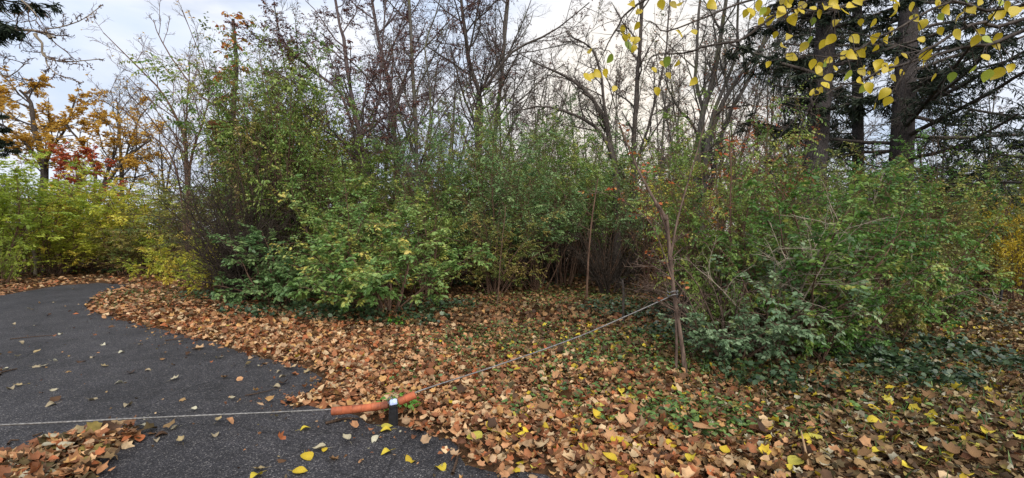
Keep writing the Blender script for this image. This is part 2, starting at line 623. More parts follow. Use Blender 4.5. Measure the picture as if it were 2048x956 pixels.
def asphalt_material():
    m, nt, out = new_mat('worn_asphalt')
    L = nt.links.new
    tc_ = nt.nodes.new('ShaderNodeTexCoord')
    v = nt.nodes.new('ShaderNodeTexVoronoi')
    v.inputs['Scale'].default_value = 130
    L(tc_.outputs['Object'], v.inputs['Vector'])
    sp = nt.nodes.new('ShaderNodeSeparateColor')
    L(v.outputs['Color'], sp.inputs[0])
    cr = nt.nodes.new('ShaderNodeValToRGB')          # stones of the aggregate
    e = cr.color_ramp.elements
    e[0].position = 0.0
    e[0].color = (*lin((33, 32, 35)), 1)
    e[1].position = 1.0
    e[1].color = (*lin((128, 124, 120)), 1)
    for q, c in ((0.55, (46, 45, 48)), (0.86, (70, 68, 70)), (0.95, (92, 89, 88))):
        x = e.new(q)
        x.color = (*lin(c), 1)
    L(sp.outputs[0], cr.inputs['Fac'])
    big = nt.nodes.new('ShaderNodeTexNoise')          # worn and stained patches
    big.inputs['Scale'].default_value = 0.9
    big.inputs['Detail'].default_value = 6
    big.inputs['Roughness'].default_value = 0.65
    L(tc_.outputs['Object'], big.inputs['Vector'])
    mr = nt.nodes.new('ShaderNodeMapRange')
    mr.inputs['From Min'].default_value = 0.36
    mr.inputs['From Max'].default_value = 0.64
    mr.inputs['To Min'].default_value = 0.48
    mr.inputs['To Max'].default_value = 1.45
    mid = nt.nodes.new('ShaderNodeTexNoise')
    mid.inputs['Scale'].default_value = 4.5
    mid.inputs['Detail'].default_value = 8
    mid.inputs['Roughness'].default_value = 0.7
    L(tc_.outputs['Object'], mid.inputs['Vector'])
    av = nt.nodes.new('ShaderNodeMix')
    av.inputs[0].default_value = 0.4
    L(big.outputs['Fac'], av.inputs[2])
    L(mid.outputs['Fac'], av.inputs[3])
    L(av.outputs[0], mr.inputs['Value'])
    cn = nt.nodes.new('ShaderNodeTexNoise')
    cn.inputs['Scale'].default_value = 1.6
    cn.inputs['Detail'].default_value = 4
    L(tc_.outputs['Object'], cn.inputs['Vector'])
    cm = nt.nodes.new('ShaderNodeMix')
    cm.data_type = 'RGBA'
    cm.blend_type = 'ADD'
    cm.inputs[0].default_value = 0.35
    L(tc_.outputs['Object'], cm.inputs[6])
    L(cn.outputs['Color'], cm.inputs[7])
    ck = nt.nodes.new('ShaderNodeTexVoronoi')         # hairline cracks
    ck.feature = 'DISTANCE_TO_EDGE'
    ck.inputs['Scale'].default_value = 0.42
    L(cm.outputs[2], ck.inputs['Vector'])
    kr = nt.nodes.new('ShaderNodeMapRange')
    kr.inputs['From Min'].default_value = 0.0015
    kr.inputs['From Max'].default_value = 0.005
    kr.inputs['To Min'].default_value = 0.62
    kr.inputs['To Max'].default_value = 1.0
    L(ck.outputs['Distance'], kr.inputs['Value'])
    mu = nt.nodes.new('ShaderNodeMath')
    mu.operation = 'MULTIPLY'
    L(mr.outputs[0], mu.inputs[0])
    L(kr.outputs[0], mu.inputs[1])
    hs = nt.nodes.new('ShaderNodeHueSaturation')
    L(cr.outputs[0], hs.inputs['Color'])
    L(mu.outputs[0], hs.inputs['Value'])
    p = nt.nodes.new('ShaderNodeBsdfPrincipled')
    p.inputs['Roughness'].default_value = 0.72
    p.inputs['Specular IOR Level'].default_value = 0.3
    L(hs.outputs[0], p.inputs['Base Color'])
    b = nt.nodes.new('ShaderNodeBump')
    b.inputs['Strength'].default_value = 0.7
    b.inputs['Distance'].default_value = 0.008
    L(v.outputs['Distance'], b.inputs['Height'])
    b2 = nt.nodes.new('ShaderNodeBump')
    b2.inputs['Strength'].default_value = 0.6
    b2.inputs['Distance'].default_value = 0.02
    L(kr.outputs[0], b2.inputs['Height'])
    L(b.outputs[0], b2.inputs['Normal'])
    L(b2.outputs[0], p.inputs['Normal'])
    L(p.outputs[0], out.inputs['Surface'])
    return m


ground = put('ground', mesh('ground', gv, gf, smooth=True, mat=ground_material()))
tag(ground, kind='structure')

# the drive: a slab with a ragged edge
rng = np.random.default_rng(5)
edge = []
for i in range(len(drive_poly)):
    a, b = drive_poly[i], drive_poly[(i + 1) % len(drive_poly)]
    k = max(1, int(np.linalg.norm(b - a) / 0.12)) if max(np.linalg.norm(a), np.linalg.norm(b)) < 16 else 1
    for j in range(k):
        edge.append(a + (b - a) * j / k + rng.normal(0, 0.018, 2) * (j > 0))
edge = np.array(edge)
n = len(edge)
import bmesh
bm = bmesh.new()
tv = [bm.verts.new((x, y, 0.004)) for x, y in edge]
bv = [bm.verts.new((x, y, -0.06)) for x, y in edge]
for i in range(n):
    bm.faces.new((tv[i], bv[i], bv[(i + 1) % n], tv[(i + 1) % n]))
top = [bm.edges.get((tv[i], tv[(i + 1) % n])) for i in range(n)]
bmesh.ops.triangle_fill(bm, use_beauty=True, edges=top)
bmesh.ops.recalc_face_normals(bm, faces=bm.faces)
me = bpy.data.meshes.new('driveway')
bm.to_mesh(me)
bm.free()
me.materials.append(asphalt_material())
drive = put('driveway', me)
tag(drive, kind='structure')

# ------------------------------------------------------------------ fallen leaves
PAL = {
    'salmon': [(206, 148, 108), (190, 128, 88), (216, 168, 130), (176, 108, 72), (198, 138, 100), (152, 92, 62), (126, 78, 56), (222, 184, 150), (182, 100, 58), (190, 150, 122), (212, 156, 96)],
    'brown': [(138, 96, 66), (116, 80, 56), (160, 116, 80), (98, 68, 50), (146, 106, 72), (84, 58, 45), (178, 138, 96), (144, 86, 54), (126, 104, 82), (92, 78, 52)],
    'tan': [(146, 110, 76), (120, 90, 62), (168, 136, 98), (98, 72, 50), (132, 102, 70), (182, 156, 122), (84, 62, 46), (150, 128, 66), (186, 172, 156), (110, 84, 58), (128, 84, 56), (92, 74, 46)],
    'yellow': [(214, 180, 60), (224, 196, 72), (196, 164, 54), (206, 190, 92)],
    'pale': [(190, 176, 160), (206, 196, 184), (170, 152, 134), (184, 160, 128)],
}
PAL = {k: lin(v) for k, v in PAL.items()}
for k in PAL:
    g_ = PAL[k] @ np.array([.3, .6, .1])
    m_ = .10 if k in ('salmon', 'brown', 'tan') else 0.0
    PAL[k] = (PAL[k] * (1 - m_) + g_[:, None] * m_) * .76 * np.array([.95, 1.0, .84])
MAPLES = [maple(.35, .2, 0), maple(-.7, .3, .1, .40), maple(.9, -.4, -.1), maple(-.3, .7, 0, .42), maple(1.3, .2, .1, .38), maple(.6, .8, 0, .42), maple(-1.1, -.3, 0, .34)]
COARSE = [maple(.35, .2, 0, coarse=True), maple(-.7, .3, .1, .40, True), maple(.9, -.4, -.1, coarse=True), maple(-.3, .7, 0, .42, True), maple(1.3, .2, .1, .38, True), maple(.6, .8, 0, .42, True), ovate(.3, .12, coarse=True), ovate(-.5, .2, .32, True), ovate(.8, -.2, .28, True)]
OVALS = [ovate(.3, .12), ovate(-.5, .2), ovate(.8, -.2, .28)]


def scatter(rng, p, pal, size, tilt, lift):
    n = len(p)
    z = gh(p)
    on = drive_dist(p) < 0
    z = np.where(on, 0.004, z)
    yaw = rng.random(n) * 2 * np.pi
    d = np.stack([np.cos(yaw), np.sin(yaw), rng.normal(0, tilt * 0.7, n)], 1)
    nr = np.stack([rng.normal(0, tilt, n), rng.normal(0, tilt, n), np.ones(n)], 1)
    pos = np.concatenate([p, (z + lift * rng.random(n) + 0.006)[:, None]], 1)
    c = pal[rng.integers(0, len(pal), n)] * (0.75 + 0.5 * rng.random((n, 1)))
    return pos, d, nr, size * (0.5 + 0.85 * rng.random(n)), np.clip(c, 0, 0.9)


def scatter_zone(rng, count, xr, yr, keep):
    p = np.stack([rng.uniform(*xr, count), rng.uniform(*yr, count)], 1)
    return p[keep(p)]


def in_view(p, m=0.6):
    return np.abs(p[:, 0]) < (1.16 * p[:, 1] + m)


rng = np.random.default_rng(11)
bits = []
for (y0, y1, dens, size) in ((2.2, 5.0, 1050, .068), (5.0, 8.0, 720, .076), (8.0, 12.0, 270, .11), (12.0, 17.0, 95, .145), (17, 27, 26, .18)):
    w = 1.18 * y1 + 1
    cnt = int(dens * (y1 - y0) * 2 * w)
    p = scatter_zone(rng, cnt, (-w, w), (y0, y1), in_view)
    d = drive_dist(p)
    e_ = d - 0.04 + 0.10 * wavy(p, 0.35, 2.0) + 0.06 * wavy(p, 0.13, 5.0)
    k = rng.random(len(p)) < np.where(e_ > 0, np.clip(0.5 + e_ * 1.2, 0.3, 1), 0.16 * np.exp(e_ / 0.10) + 0.0025 * np.exp(e_ / 1.2))
    k &= (np.abs(p[:, 0] + 1.02) > .10) | (p[:, 1] > 3.95) | (p[:, 1] < 3.5)      # swept clear before the post
    p, d = p[k], d[k]
    px = 1024 + F * p[:, 0] / p[:, 1]
    # bright salmon leaves along the drive, duller under the shrubs, tan and olive along the path
    a_salmon = np.clip(1.1 - d / 3.4, 0.06, 1)
    a_tan = np.clip((p[:, 0] / p[:, 1] - 0.30) / 0.5, 0, 1) * .95
    u = rng.random(len(p))
    zone = np.where(rng.random(len(p)) < a_tan, 2, np.where(u < a_salmon, 0, 1))
    zone = np.where((rng.random(len(p)) < np.where(px > 1000, 0.05, 0.006)) & (p[:, 1] < 8), 3, zone)
    for z, nm in enumerate(('salmon', 'brown', 'tan', 'yellow')):
        q = p[zone == z]
        if len(q):
            bits.append(scatter(rng, q, PAL[nm], size * (0.8 if nm == 'tan' else 1), 0.55, 0.065))
# crumbs and scraps: torn bits over the litter, along the edge and on the asphalt
p = scatter_zone(rng, 60000, (-9, 9), (2.3, 8.5), in_view)
d = drive_dist(p)
p = p[rng.random(len(p)) < np.where(d > 0, .35, .22 * np.exp(d / .25) + .012)][:9000]
bits.append(scatter(rng, p, np.concatenate([PAL['brown'] * .7, PAL['tan'] * .8, PAL['salmon'] * .8]), .026, .5, .03))
cat = [np.concatenate(x) for x in zip(*bits)]
order = rng.permutation(len(cat[0]))
cat = [c[order] for c in cat]
far = cat[0][:, 1] > 9.5
near = ~far
v, t, c = leaves(COARSE, *[x[near] for x in cat])
tag(put('fallen_leaves', mesh('fallen_leaves', v, t, col=c, mat=M['litter'])), 'brown and salmon fallen leaves carpeting the ground beside the dark asphalt', kind='stuff')
v, t, c = leaves([T_FOUR, T_SMALL], *[x[far] for x in cat])
tag(put('fallen_leaves', mesh('fallen_leaves', v, t, col=c, mat=M['litter'])), 'duller fallen leaves on the ground under and between the far shrubs', kind='stuff')

# the heap swept together on the asphalt near the camera
rng = np.random.default_rng(12)
heap_poly = np.array([on_ground(*p) for p in [(-60, 975), (-60, 935), (60, 908), (150, 872), (262, 862), (276, 880), (215, 915), (160, 975)]])


def inside(poly, p):
    ins = np.zeros(len(p), bool)
    for i in range(len(poly)):
        a, b = poly[i], poly[(i + 1) % len(poly)]
        c_ = (a[1] > p[:, 1]) != (b[1] > p[:, 1])
        ins ^= c_ & (p[:, 0] < a[0] + (p[:, 1] - a[1]) / (b[1] - a[1] + 1e-12) * (b[0] - a[0]))
    return ins


p = np.stack([rng.uniform(-4.6, -2.2, 5200), rng.uniform(2.6, 4.0, 5200)], 1)
p = p[inside(heap_poly, p)][:760]
p = p + rng.normal(0, 1, p.shape) * (.015 + .16 * rng.random((len(p), 1)) ** 8)
b_ = list(scatter(rng, p, np.concatenate([PAL['salmon'], PAL['salmon'], PAL['brown'], PAL['tan']]), 0.085, 0.45, 0.07))
v, t, c = leaves(MAPLES + OVALS, *b_)
tag(put('leaf_heap', mesh('leaf_heap', v, t, col=c, mat=M['litter'])), 'low drift of orange and brown leaves lying on the open asphalt', kind='stuff')

# single leaves that can be told apart -----------------------------------------------------------
STEM = tubes([(curve([(0.02, 0, 0.0), (-.18, .03, .02), (-.42, .10, 0.0)], 4)[None], np.array([[.012, .012, .010, .008]]), 3)])


def leaf_proto(nm, tpl, colour, stem=True, mat=None, rnd=None):
    v, f = tpl
    fs = [f]
    vv = v
    if stem:
        vv = np.concatenate([v, STEM[0]])
        fs = [f, STEM[1] + len(v)]
    if rnd is None:
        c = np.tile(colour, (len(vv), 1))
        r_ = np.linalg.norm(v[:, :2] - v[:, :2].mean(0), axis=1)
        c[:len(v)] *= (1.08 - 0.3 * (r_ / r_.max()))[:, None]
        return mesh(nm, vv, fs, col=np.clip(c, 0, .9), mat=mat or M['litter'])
    return mesh(nm, vv, fs, rnd=np.full(len(vv), rnd), mat=mat)


PROTO = {}
TONES = {'salmon': ['salmon', 'light brown', 'pale salmon', 'rust', 'peach', 'brown', 'dark rust', 'cream'], 'brown': ['mid brown', 'dark brown', 'tan', 'deep brown', 'warm brown', 'blackish brown', 'light tan', 'rusty brown']}
for nm, tpls in (('yellow', OVALS + [ovate(.2, .05, .42)]), ('pale', [maple(.7, .2, .1), ovate(.9, .3, .3), ovate(-.7, .25)]), ('salmon', MAPLES), ('brown', MAPLES)):
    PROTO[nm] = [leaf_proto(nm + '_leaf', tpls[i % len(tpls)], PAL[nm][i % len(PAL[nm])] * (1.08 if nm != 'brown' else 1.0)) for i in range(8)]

rng = np.random.default_rng(21)


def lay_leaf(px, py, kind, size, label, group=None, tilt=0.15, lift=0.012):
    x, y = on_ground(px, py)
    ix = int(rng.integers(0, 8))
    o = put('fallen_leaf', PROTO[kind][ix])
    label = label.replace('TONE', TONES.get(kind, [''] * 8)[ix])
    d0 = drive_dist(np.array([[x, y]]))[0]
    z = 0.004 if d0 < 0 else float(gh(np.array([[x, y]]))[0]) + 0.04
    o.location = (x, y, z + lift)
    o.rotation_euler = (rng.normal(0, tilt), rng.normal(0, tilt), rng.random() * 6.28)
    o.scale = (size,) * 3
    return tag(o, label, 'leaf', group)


# pale curled leaves over the asphalt (photograph positions)
ASPH = [(24, 706), (31, 717), (68, 710), (103, 724), (166, 725), (188, 715), (237, 707), (210, 735), (130, 745), (18, 740), (82, 734), (63, 736), (254, 748), (302, 742), (248, 766),
        (341, 763), (450, 756), (553, 747), (571, 753), (546, 775), (562, 768), (613, 748), (568, 735), (492, 734), (536, 728), (46, 772), (17, 778), (104, 781), (120, 802), (113, 809),
        (178, 801), (261, 810), (365, 804), (384, 822), (295, 836), (358, 857), (307, 872), (311, 881), (431, 875), (366, 889), (568, 926), (531, 940), (203, 690), (124, 668), (94, 634),
        (158, 624), (147, 580), (46, 689), (376, 712), (435, 717), (60, 620), (110, 605), (215, 655), (30, 650), (433, 848), (700, 887), (669, 925), (652, 900), (755, 878), (470, 800), (330, 720), (280, 690)]
P_G = 'pale dry leaves scattered over the asphalt'
AM = [(30, 720, 'by the dark stick on the asphalt'), (200, 720, 'on the open asphalt'), (330, 745, 'halfway across the asphalt'), (560, 750, 'near the tip of the leaf bank'), (60, 785, 'just above the low cable'), (300, 830, 'close to the low cable'),
      (310, 875, 'beside the low drift of leaves'), (560, 925, 'near the bottom of the asphalt'), (700, 890, 'below the black post'), (100, 620, 'on the far bend of the asphalt'), (60, 680, 'on the far asphalt'), (250, 680, 'near the far leaf bank'), (400, 710, 'on asphalt beside the leaf bank'), (420, 850, 'on asphalt under the cable')]
for i, (x, y) in enumerate(ASPH):
    j = min(range(len(AM)), key=lambda q: (AM[q][0] - x) ** 2 + 2 * (AM[q][1] - y) ** 2)
    sz = 0.066 + 0.034 * rng.random()
    lay_leaf(x, y, 'pale' if i % 4 else 'brown', sz, ('pale' if i % 4 else 'brown') + (' larger' if sz > .083 else ' small') + ' dry leaf ' + AM[j][2], P_G if i % 4 else 'brown leaves scattered over the asphalt', 0.25)
YEL = [(600, 863, .085), (610, 911, .125), (586, 947, .11), (522, 950, .10), (782, 904, .085), (813, 919, .11), (762, 856, .10), (783, 862, .10), (651, 900, .06), (888, 943, .11)]
YL = ['thin yellow leaf on the asphalt below the dark stick', 'bright yellow leaf with a long stalk in the middle of the asphalt', 'upturned yellow leaf at the bottom edge of the asphalt',
      'yellow leaf cut by the bottom edge, beside a pale curled leaf', 'small yellow leaf on asphalt straight below the black post', 'broad yellow leaf on asphalt near the ragged edge of the drive',
      'yellow leaf touching the foot of the black post', 'yellow leaf with stalk just under the black post', 'tiny pale yellow leaf alone on dark asphalt', 'long yellowish leaf among twigs at the corner of the asphalt']
for (x, y, s), l in zip(YEL, YL):
    lay_leaf(x, y, 'yellow', s, l, None, 0.12)
lay_leaf(940, 884, 'yellow', .155, 'largest yellow leaf, flat on the asphalt edge beside the leaf carpet', None, 0.1, 0.03)
lay_leaf(399, 701, 'salmon', .17, 'big orange maple leaf alone on the asphalt', None, 0.1)
BIGS = [(1405, 872, 'salmon', .20, 'large salmon maple leaf hanging over weeds on the leaf carpet'), (1315, 768, 'salmon', .19, 'big bright orange maple leaf near the vine wrapped sapling foot'),
        (1545, 890, 'brown', .17, 'large dark red brown leaf in front of the brambles'), (680, 632, 'salmon', .24, 'large pale orange maple leaf standing below the spray leaved shrub'),
        (1085, 730, 'salmon', .15, 'wide tan leaf right under the steel cable'), (880, 848, 'salmon', .12, 'salmon leaf just behind the largest yellow leaf')]
for b in BIGS:
    lay_leaf(*b, None, 0.2, 0.04)
MARKS = [(700, 800, 'behind the long orange sleeve'), (860, 800, 'behind the short orange sleeve'), (880, 850, 'beside the ragged corner of the asphalt'), (960, 900, 'beside the largest yellow leaf'), (1010, 745, 'under the middle of the steel cable'), (760, 740, 'between the sleeves and the pale shrub'),
         (1200, 860, 'among the yellow leaves of the carpet'), (1080, 930, 'at the bottom by the asphalt corner'), (1310, 790, 'near the vine wrapped sapling'), (1390, 860, 'among the green weeds'), (1500, 860, 'in front of the small rose bush'),
         (1610, 900, 'round the pale broken stick'), (1750, 850, 'in front of the ivy bank'), (1480, 940, 'at the bottom before the rose bush'), (1300, 930, 'at the bottom edge below the weeds'), (1850, 920, 'where the path begins'), (1980, 880, 'on the leafy path'), (1780, 940, 'at the bottom before the ivy bank')]


def where(x, y):
    j = min(range(len(MARKS)), key=lambda i: (MARKS[i][0] - x) ** 2 + 2 * (MARKS[i][1] - y) ** 2)
    return MARKS[j][2]


# yellow leaves resting on the carpet
YC = [(1187, 942), (1234, 944), (1250, 908), (1245, 815), (1190, 831), (1170, 862), (1200, 859), (1025, 760), (1222, 905), (1412, 849), (1447, 927), (1600, 942), (1656, 937), (1730, 864), (1709, 835),
      (1735, 839), (1590, 785), (1628, 770), (1971, 902), (1968, 932), (1999, 845), (1834, 942), (1984, 816), (1933, 754), (1821, 755), (1745, 930), (1513, 872), (1490, 821), (1473, 739), (1625, 877),
      (1841, 742), (1597, 892), (1643, 904), (1000, 890), (1090, 870), (955, 822), (1330, 905), (1380, 940), (1790, 800), (1880, 870), (1905, 800), (1700, 900)]
for x, y in YC:
    sz = 0.085 + 0.05 * rng.random()
    lay_leaf(x, y, 'yellow', sz, ('broad' if sz > .112 else 'narrow') + ' yellow leaf resting ' + where(x, y), 'yellow leaves resting on the leaf carpet', 0.3, 0.03)
k = 0
while k < 165:                                # the largest of the brown carpet
    y = 956 - 190 * rng.random() ** 1.6
    x = rng.uniform(640, 2040)
    q = np.array([on_ground(x, y)])
    if drive_dist(q)[0] < 0.05:
        continue
    kd = 'brown' if x > 1500 or rng.random() < 0.3 else 'salmon'
    sz = 0.082 + 0.044 * rng.random()
    w_ = 'TONE maple leaf, ' + ('large' if sz > .112 else 'middling' if sz > .096 else 'small') + ' ' + where(x, y)
    lay_leaf(x, y, kd, sz, w_, 'single maple leaves topping the leaf carpet', 0.5, 0.03)
    k += 1

# ------------------------------------------------------------------ ground plants
rng = np.random.default_rng(31)


def ground_leaves(patches, size, tall, tpl, name, mat, label, tilt=0.7):
    P, = ([],)
    for (px, py, rx, ry, cnt) in patches:
        c0 = on_ground(px, py)
        r, a = np.sqrt(rng.random(cnt)), rng.random(cnt) * 6.283
        q = np.stack([c0[0] + rx * r * np.cos(a), c0[1] + ry * r * np.sin(a)], 1)
        q = q[wavy(q, 0.22, px * 0.1) > -0.35 + 0.5 * (rng.random(len(q)) - 0.5)]
        P.append(q)
    p = np.concatenate(P)
    p = p[drive_dist(p) > 0.1]
    n = len(p)
    pos = np.concatenate([p, (gh(p) + 0.02 + tall * rng.random(n) ** 1.3)[:, None]], 1)
    yaw = rng.random(n) * 6.283
    d = np.stack([np.cos(yaw), np.sin(yaw), rng.normal(0, .3, n)], 1)
    nr = np.stack([rng.normal(0, tilt, n), rng.normal(0, tilt, n), np.ones(n)], 1)
    v, t, a = leaves(tpl, pos, d, nr, size * (0.6 + 0.8 * rng.random(n)), rng.random(n))
    return tag(put(name, mesh(name, v, t, rnd=a, mat=mat)), label, kind='stuff')


IVY = maple(.12, .08, 0, coarse=True)
ground_leaves([(1790, 760, .7, .7, 1000), (1700, 725, .7, .7, 1100), (1870, 715, .8, .9, 1000), (1960, 650, .9, 1.6, 1100), (1500, 765, .6, .5, 600), (1290, 630, 1.4, 1.2, 2400), (1400, 690, 1.0, .8, 1400), (1620, 790, .6, .25, 300), (1840, 765, .5, .5, 700), (1920, 715, .6, .8, 800)],
              .055, .16, IVY, 'ivy', M['ivy'], 'dark glossy ivy covering the ground below the brambles')
ground_leaves([(600, 632, 1.6, .9, 1500), (750, 648, 1.5, .6, 1300), (860, 625, 1.0, .8, 800), (470, 600, 1.4, .8, 700), (980, 575, 2.2, 1.2, 1200), (1130, 560, 2.5, 1.2, 1100), (150, 548, 4, 1.2, 900), (330, 548, 3, 1.2, 700)],
              .07, .2, IVY, 'ivy', M['ivy'], 'dark ivy on the ground below the spray leaved shrubs')
ground_leaves([(1150, 690, 2.0, 1.8, 2900), (1350, 720, 1.4, 1.0, 2000), (1250, 830, 1.2, .5, 800), (1390, 850, .5, .4, 700), (960, 690, 1.4, 1.0, 500), (900, 760, .8, .5, 120), (1560, 850, 1.0, .4, 240), (1080, 610, 2.5, 2.0, 1800), (1200, 590, 2.2, 2.5, 1500), (1050, 800, .8, .3, 120), (1820, 850, 1.0, .5, 150)],
              .05, .10, T_OVAL, 'ground_cover', M['herb'], 'small green weeds poking through the fallen leaves')
# grass blades
n = 4200
c_ = np.array([on_ground(*q) for q in [(1150, 720), (1360, 720), (1480, 770), (1000, 690), (1250, 600), (330, 600), (260, 590), (1850, 850), (1930, 780)]])
w_ = np.array([1.6, 1.0, .8, 1.2, 2.5, 1.6, 1.2, 1.0, 1.2])
k = rng.integers(0, len(c_), n)
p = c_[k] + rng.normal(0, 0.55, (n, 2)) * w_[k][:, None]
p = p[drive_dist(p) > 0.15]
n = len(p)
pos = np.concatenate([p, gh(p)[:, None]], 1)
d = np.stack([rng.normal(0, .5, n), rng.normal(0, .5, n), np.ones(n)], 1)
v, t, a = leaves((np.array([(0, -.03, 0), (0, .03, 0), (.55, .018, .03), (1, 0, .18)], float), np.array([(0, 1, 2), (0, 2, 3)])), pos, d, rng.standard_normal((n, 3)), 0.06 + 0.10 * rng.random(n), rng.random(n))
tag(put('grass', mesh('grass', v, t, rnd=a, mat=M['herb'])), 'thin tufts of grass growing among the fallen leaves', kind='stuff')

# ------------------------------------------------------------------ trees
DEF = [dict(n=15, t0=.22, t1=.98, ang=(28, 62), ratio=.30, seg=6, wob=.13, trop=.05, rr=.5, k=5, rmin=.010),
       dict(n=8, t0=.2, t1=.98, ang=(25, 60), ratio=.42, seg=3, wob=.17, trop=.03, rr=.55, k=3, rmin=.007),
       dict(n=8, t0=.15, t1=1, ang=(25, 60), ratio=.55, seg=2, wob=.18, trop=.02, rr=.6, k=3, rmin=.0045)]


def build_tree(name, label, cat_, stems, bark, levels=DEF, leaf=None, seed=0, group=None, wob=0.05, to_ground=True, twig_bark=None, slim=0.8, leaf_level=-1, extra=None):
    """stems: [(points, r0, r1)] in the place's coordinates; the first point of the first stem is the foot."""
    rng = np.random.default_rng(seed)
    base = np.array(stems[0][0][0], float)
    base[2] = 0.0
    SEG = 15
    Ps, Rs, Ls = [], [], []
    for pts, r0, r1 in stems:
        p = curve(pts, SEG + 1) - base
        L = np.linalg.norm(np.diff(p, axis=0), axis=1).sum()
        wv = np.cumsum(rng.normal(0, 1, (SEG + 1, 3)), 0) * wob * L / SEG * 0.6
        wv[0] = 0
        wv -= np.linspace(0, 1, SEG + 1)[:, None] * wv[-1] * 0.8
        p = p + wv
        Ps.append(p)
        tt = np.linspace(0, 1, SEG + 1)
        rad = (r0 + (r1 - r0) * tt) * slim
        rad = rad + r0 * 0.35 * np.exp(-tt * 14)
        rad = rad * (1 + 0.06 * rng.standard_normal(SEG + 1))
        Rs.append(rad)
        Ls.append(L)
    P, R, L = np.array(Ps), np.array(Rs), np.array(Ls)
    root = thing(name, label, cat_, base, group)
    v, q = tubes([(P, R, 9)])
    put('trunk', mesh('trunk', v, q, smooth=True, mat=bark), root)
    tb = []
    hist = [(P, R, L)]
    for lv in levels:
        a = dict(lv)
        k = a.pop('k')
        P, R, L = sprout(rng, P, R, L, **a)
        tb.append((P, R, k))
        hist.append((P, R, L))
    if tb:
        v, q = tubes(tb)
        put('crown', mesh('crown', v, q, smooth=True, mat=twig_bark or bark), root)
    if leaf:
        mat, size, per = leaf['mat'], leaf['size'], leaf['per']
        P = hist[leaf_level][0]
        if leaf.get('keep', 1) < 1:
            P = P[rng.random(len(P)) < leaf['keep']]
        if 'zmax' in leaf:
            P = P[P[:, -1, 2] < leaf['zmax']]
        if 'zmin' in leaf:
            P = P[P[:, -1, 2] > leaf['zmin']]
        lp, ld, ln_, ls = sprays(rng, P, per, size, 0.2, leaf.get('droop', .4), leaf.get('jit', .7))
        v, t, a = leaves(leaf.get('tpl', T_SMALL), lp, ld, ln_, ls, rng.random(len(lp)))
        put('foliage', mesh('foliage', v, t, rnd=a, mat=mat), root)
    return root, hist, base


def traced(Y, pts, r0, r1, up=True, drift=0.0, ground=True):
    """A stem through photograph points at distance Y; it goes on above the frame and down to the ground."""
    n = len(pts)
    P = [at(x, y, Y + drift * i / max(n - 1, 1)) for i, (x, y) in enumerate(pts)]
    if ground and P[0][2] > 0.05:
        g = P[0].copy()
        g[2] = -0.05
        g[0] -= (P[1][0] - P[0][0]) * 0.25
        P = [g] + P
    if up:
        dv = P[-1] - P[-2]
        P.append(P[-1] + dv / np.linalg.norm(dv) * 3.2 + np.array([0, 0, .6]))
    return (P, r0, r1)


LT = [dict(DEF[0], n=14), dict(DEF[1], n=8), dict(DEF[2], n=7)]
PURP = dict(mat=M['purple'], size=.065, per=5, keep=1, droop=.6, jit=.8, tpl=T_SMALL)

build_tree('bare_tree', 'bare multi stemmed tree fanning over the yellow green hedge beside the snag', 'tree',
           [traced(17, [(375, 480), (371, 301), (345, 215), (290, 150), (208, 66)], .10, .018, False), traced(17, [(378, 470), (371, 301), (375, 200), (380, 110)], .09, .012, False, .6),
            traced(17, [(382, 470), (380, 330), (404, 250), (420, 170), (366, 20)], .08, .012, False, -.5), traced(17, [(370, 470), (345, 320), (275, 250), (215, 180)], .06, .01, False, .8)],
           M['bark_brown'], [dict(DEF[0], n=14, t0=.3, ratio=.26, ang=(20, 45), trop=.09), dict(DEF[1], n=8), dict(DEF[2], n=5)], dict(mat=M['gold'], size=.11, per=2, keep=.05), seed=1)
build_tree('leaning_tree', 'slender bare tree arching out of the vine covered tree towards the sky', 'tree',
           [traced(14.5, [(560, 470), (502, 301), (462, 226), (402, 191), (331, 95), (308, 40)], .075, .012, False)], M['bark_brown'],
           [dict(DEF[0], n=12, t0=.35, ratio=.2, trop=.09), dict(DEF[1], n=6), dict(DEF[2], n=4)], seed=2)
# trees with small purple leaves, behind the shrubs
build_tree('purple_leaved_tree', 'forked tree with dull purple leaves, its trunk leaning beside the vine covered tree', 'tree',
           [traced(14, [(748, 520), (733, 361), (718, 286), (698, 201), (683, 90), (672, 10)], .15, .035), traced(14, [(745, 470), (735, 370), (693, 205), (650, 155), (600, 115), (560, 70)], .09, .015, False, -.8),
            traced(14, [(745, 420), (733, 300), (760, 200), (770, 60)], .07, .02, True, .7)], M['bark_purple'], DEF, PURP, seed=3)
build_tree('purple_leaved_tree', 'straighter purple leaved tree, second behind the leaning forked one', 'tree',
           [traced(17, [(793, 400), (790, 320), (781, 201), (756, 75), (741, 0)], .15, .04), traced(17, [(793, 330), (787, 240), (820, 130), (880, 60), (930, 10)], .08, .015, False, .5)], M['bark_purple'], DEF, PURP, seed=4)
build_tree('purple_leaved_tree', 'tall straight thin grey tree with few purple leaves above the shrub mass', 'tree',
           [traced(16, [(835, 400), (833, 321), (826, 201), (818, 0)], .12, .05), traced(16, [(850, 400), (848, 330), (862, 210), (850, 90), (880, 0)], .07, .02, True, .6)], M['bark_grey'], LT, dict(PURP, keep=.4), seed=5)
build_tree('bare_tree', 'central tree forking low above the green shrubs, one limb sweeping far over', 'tree',
           [traced(18, [(955, 420), (955, 300), (957, 190), (940, 125), (930, 50), (924, 0)], .19, .05), traced(18, [(955, 330), (958, 196), (975, 172), (1025, 108), (1100, 70), (1178, 4)], .12, .025, False, -.8),
            traced(18, [(956, 300), (962, 185), (1000, 110), (1012, 20)], .09, .03, True, .8)], M['bark_dark'], DEF, dict(PURP, keep=.4), seed=6)
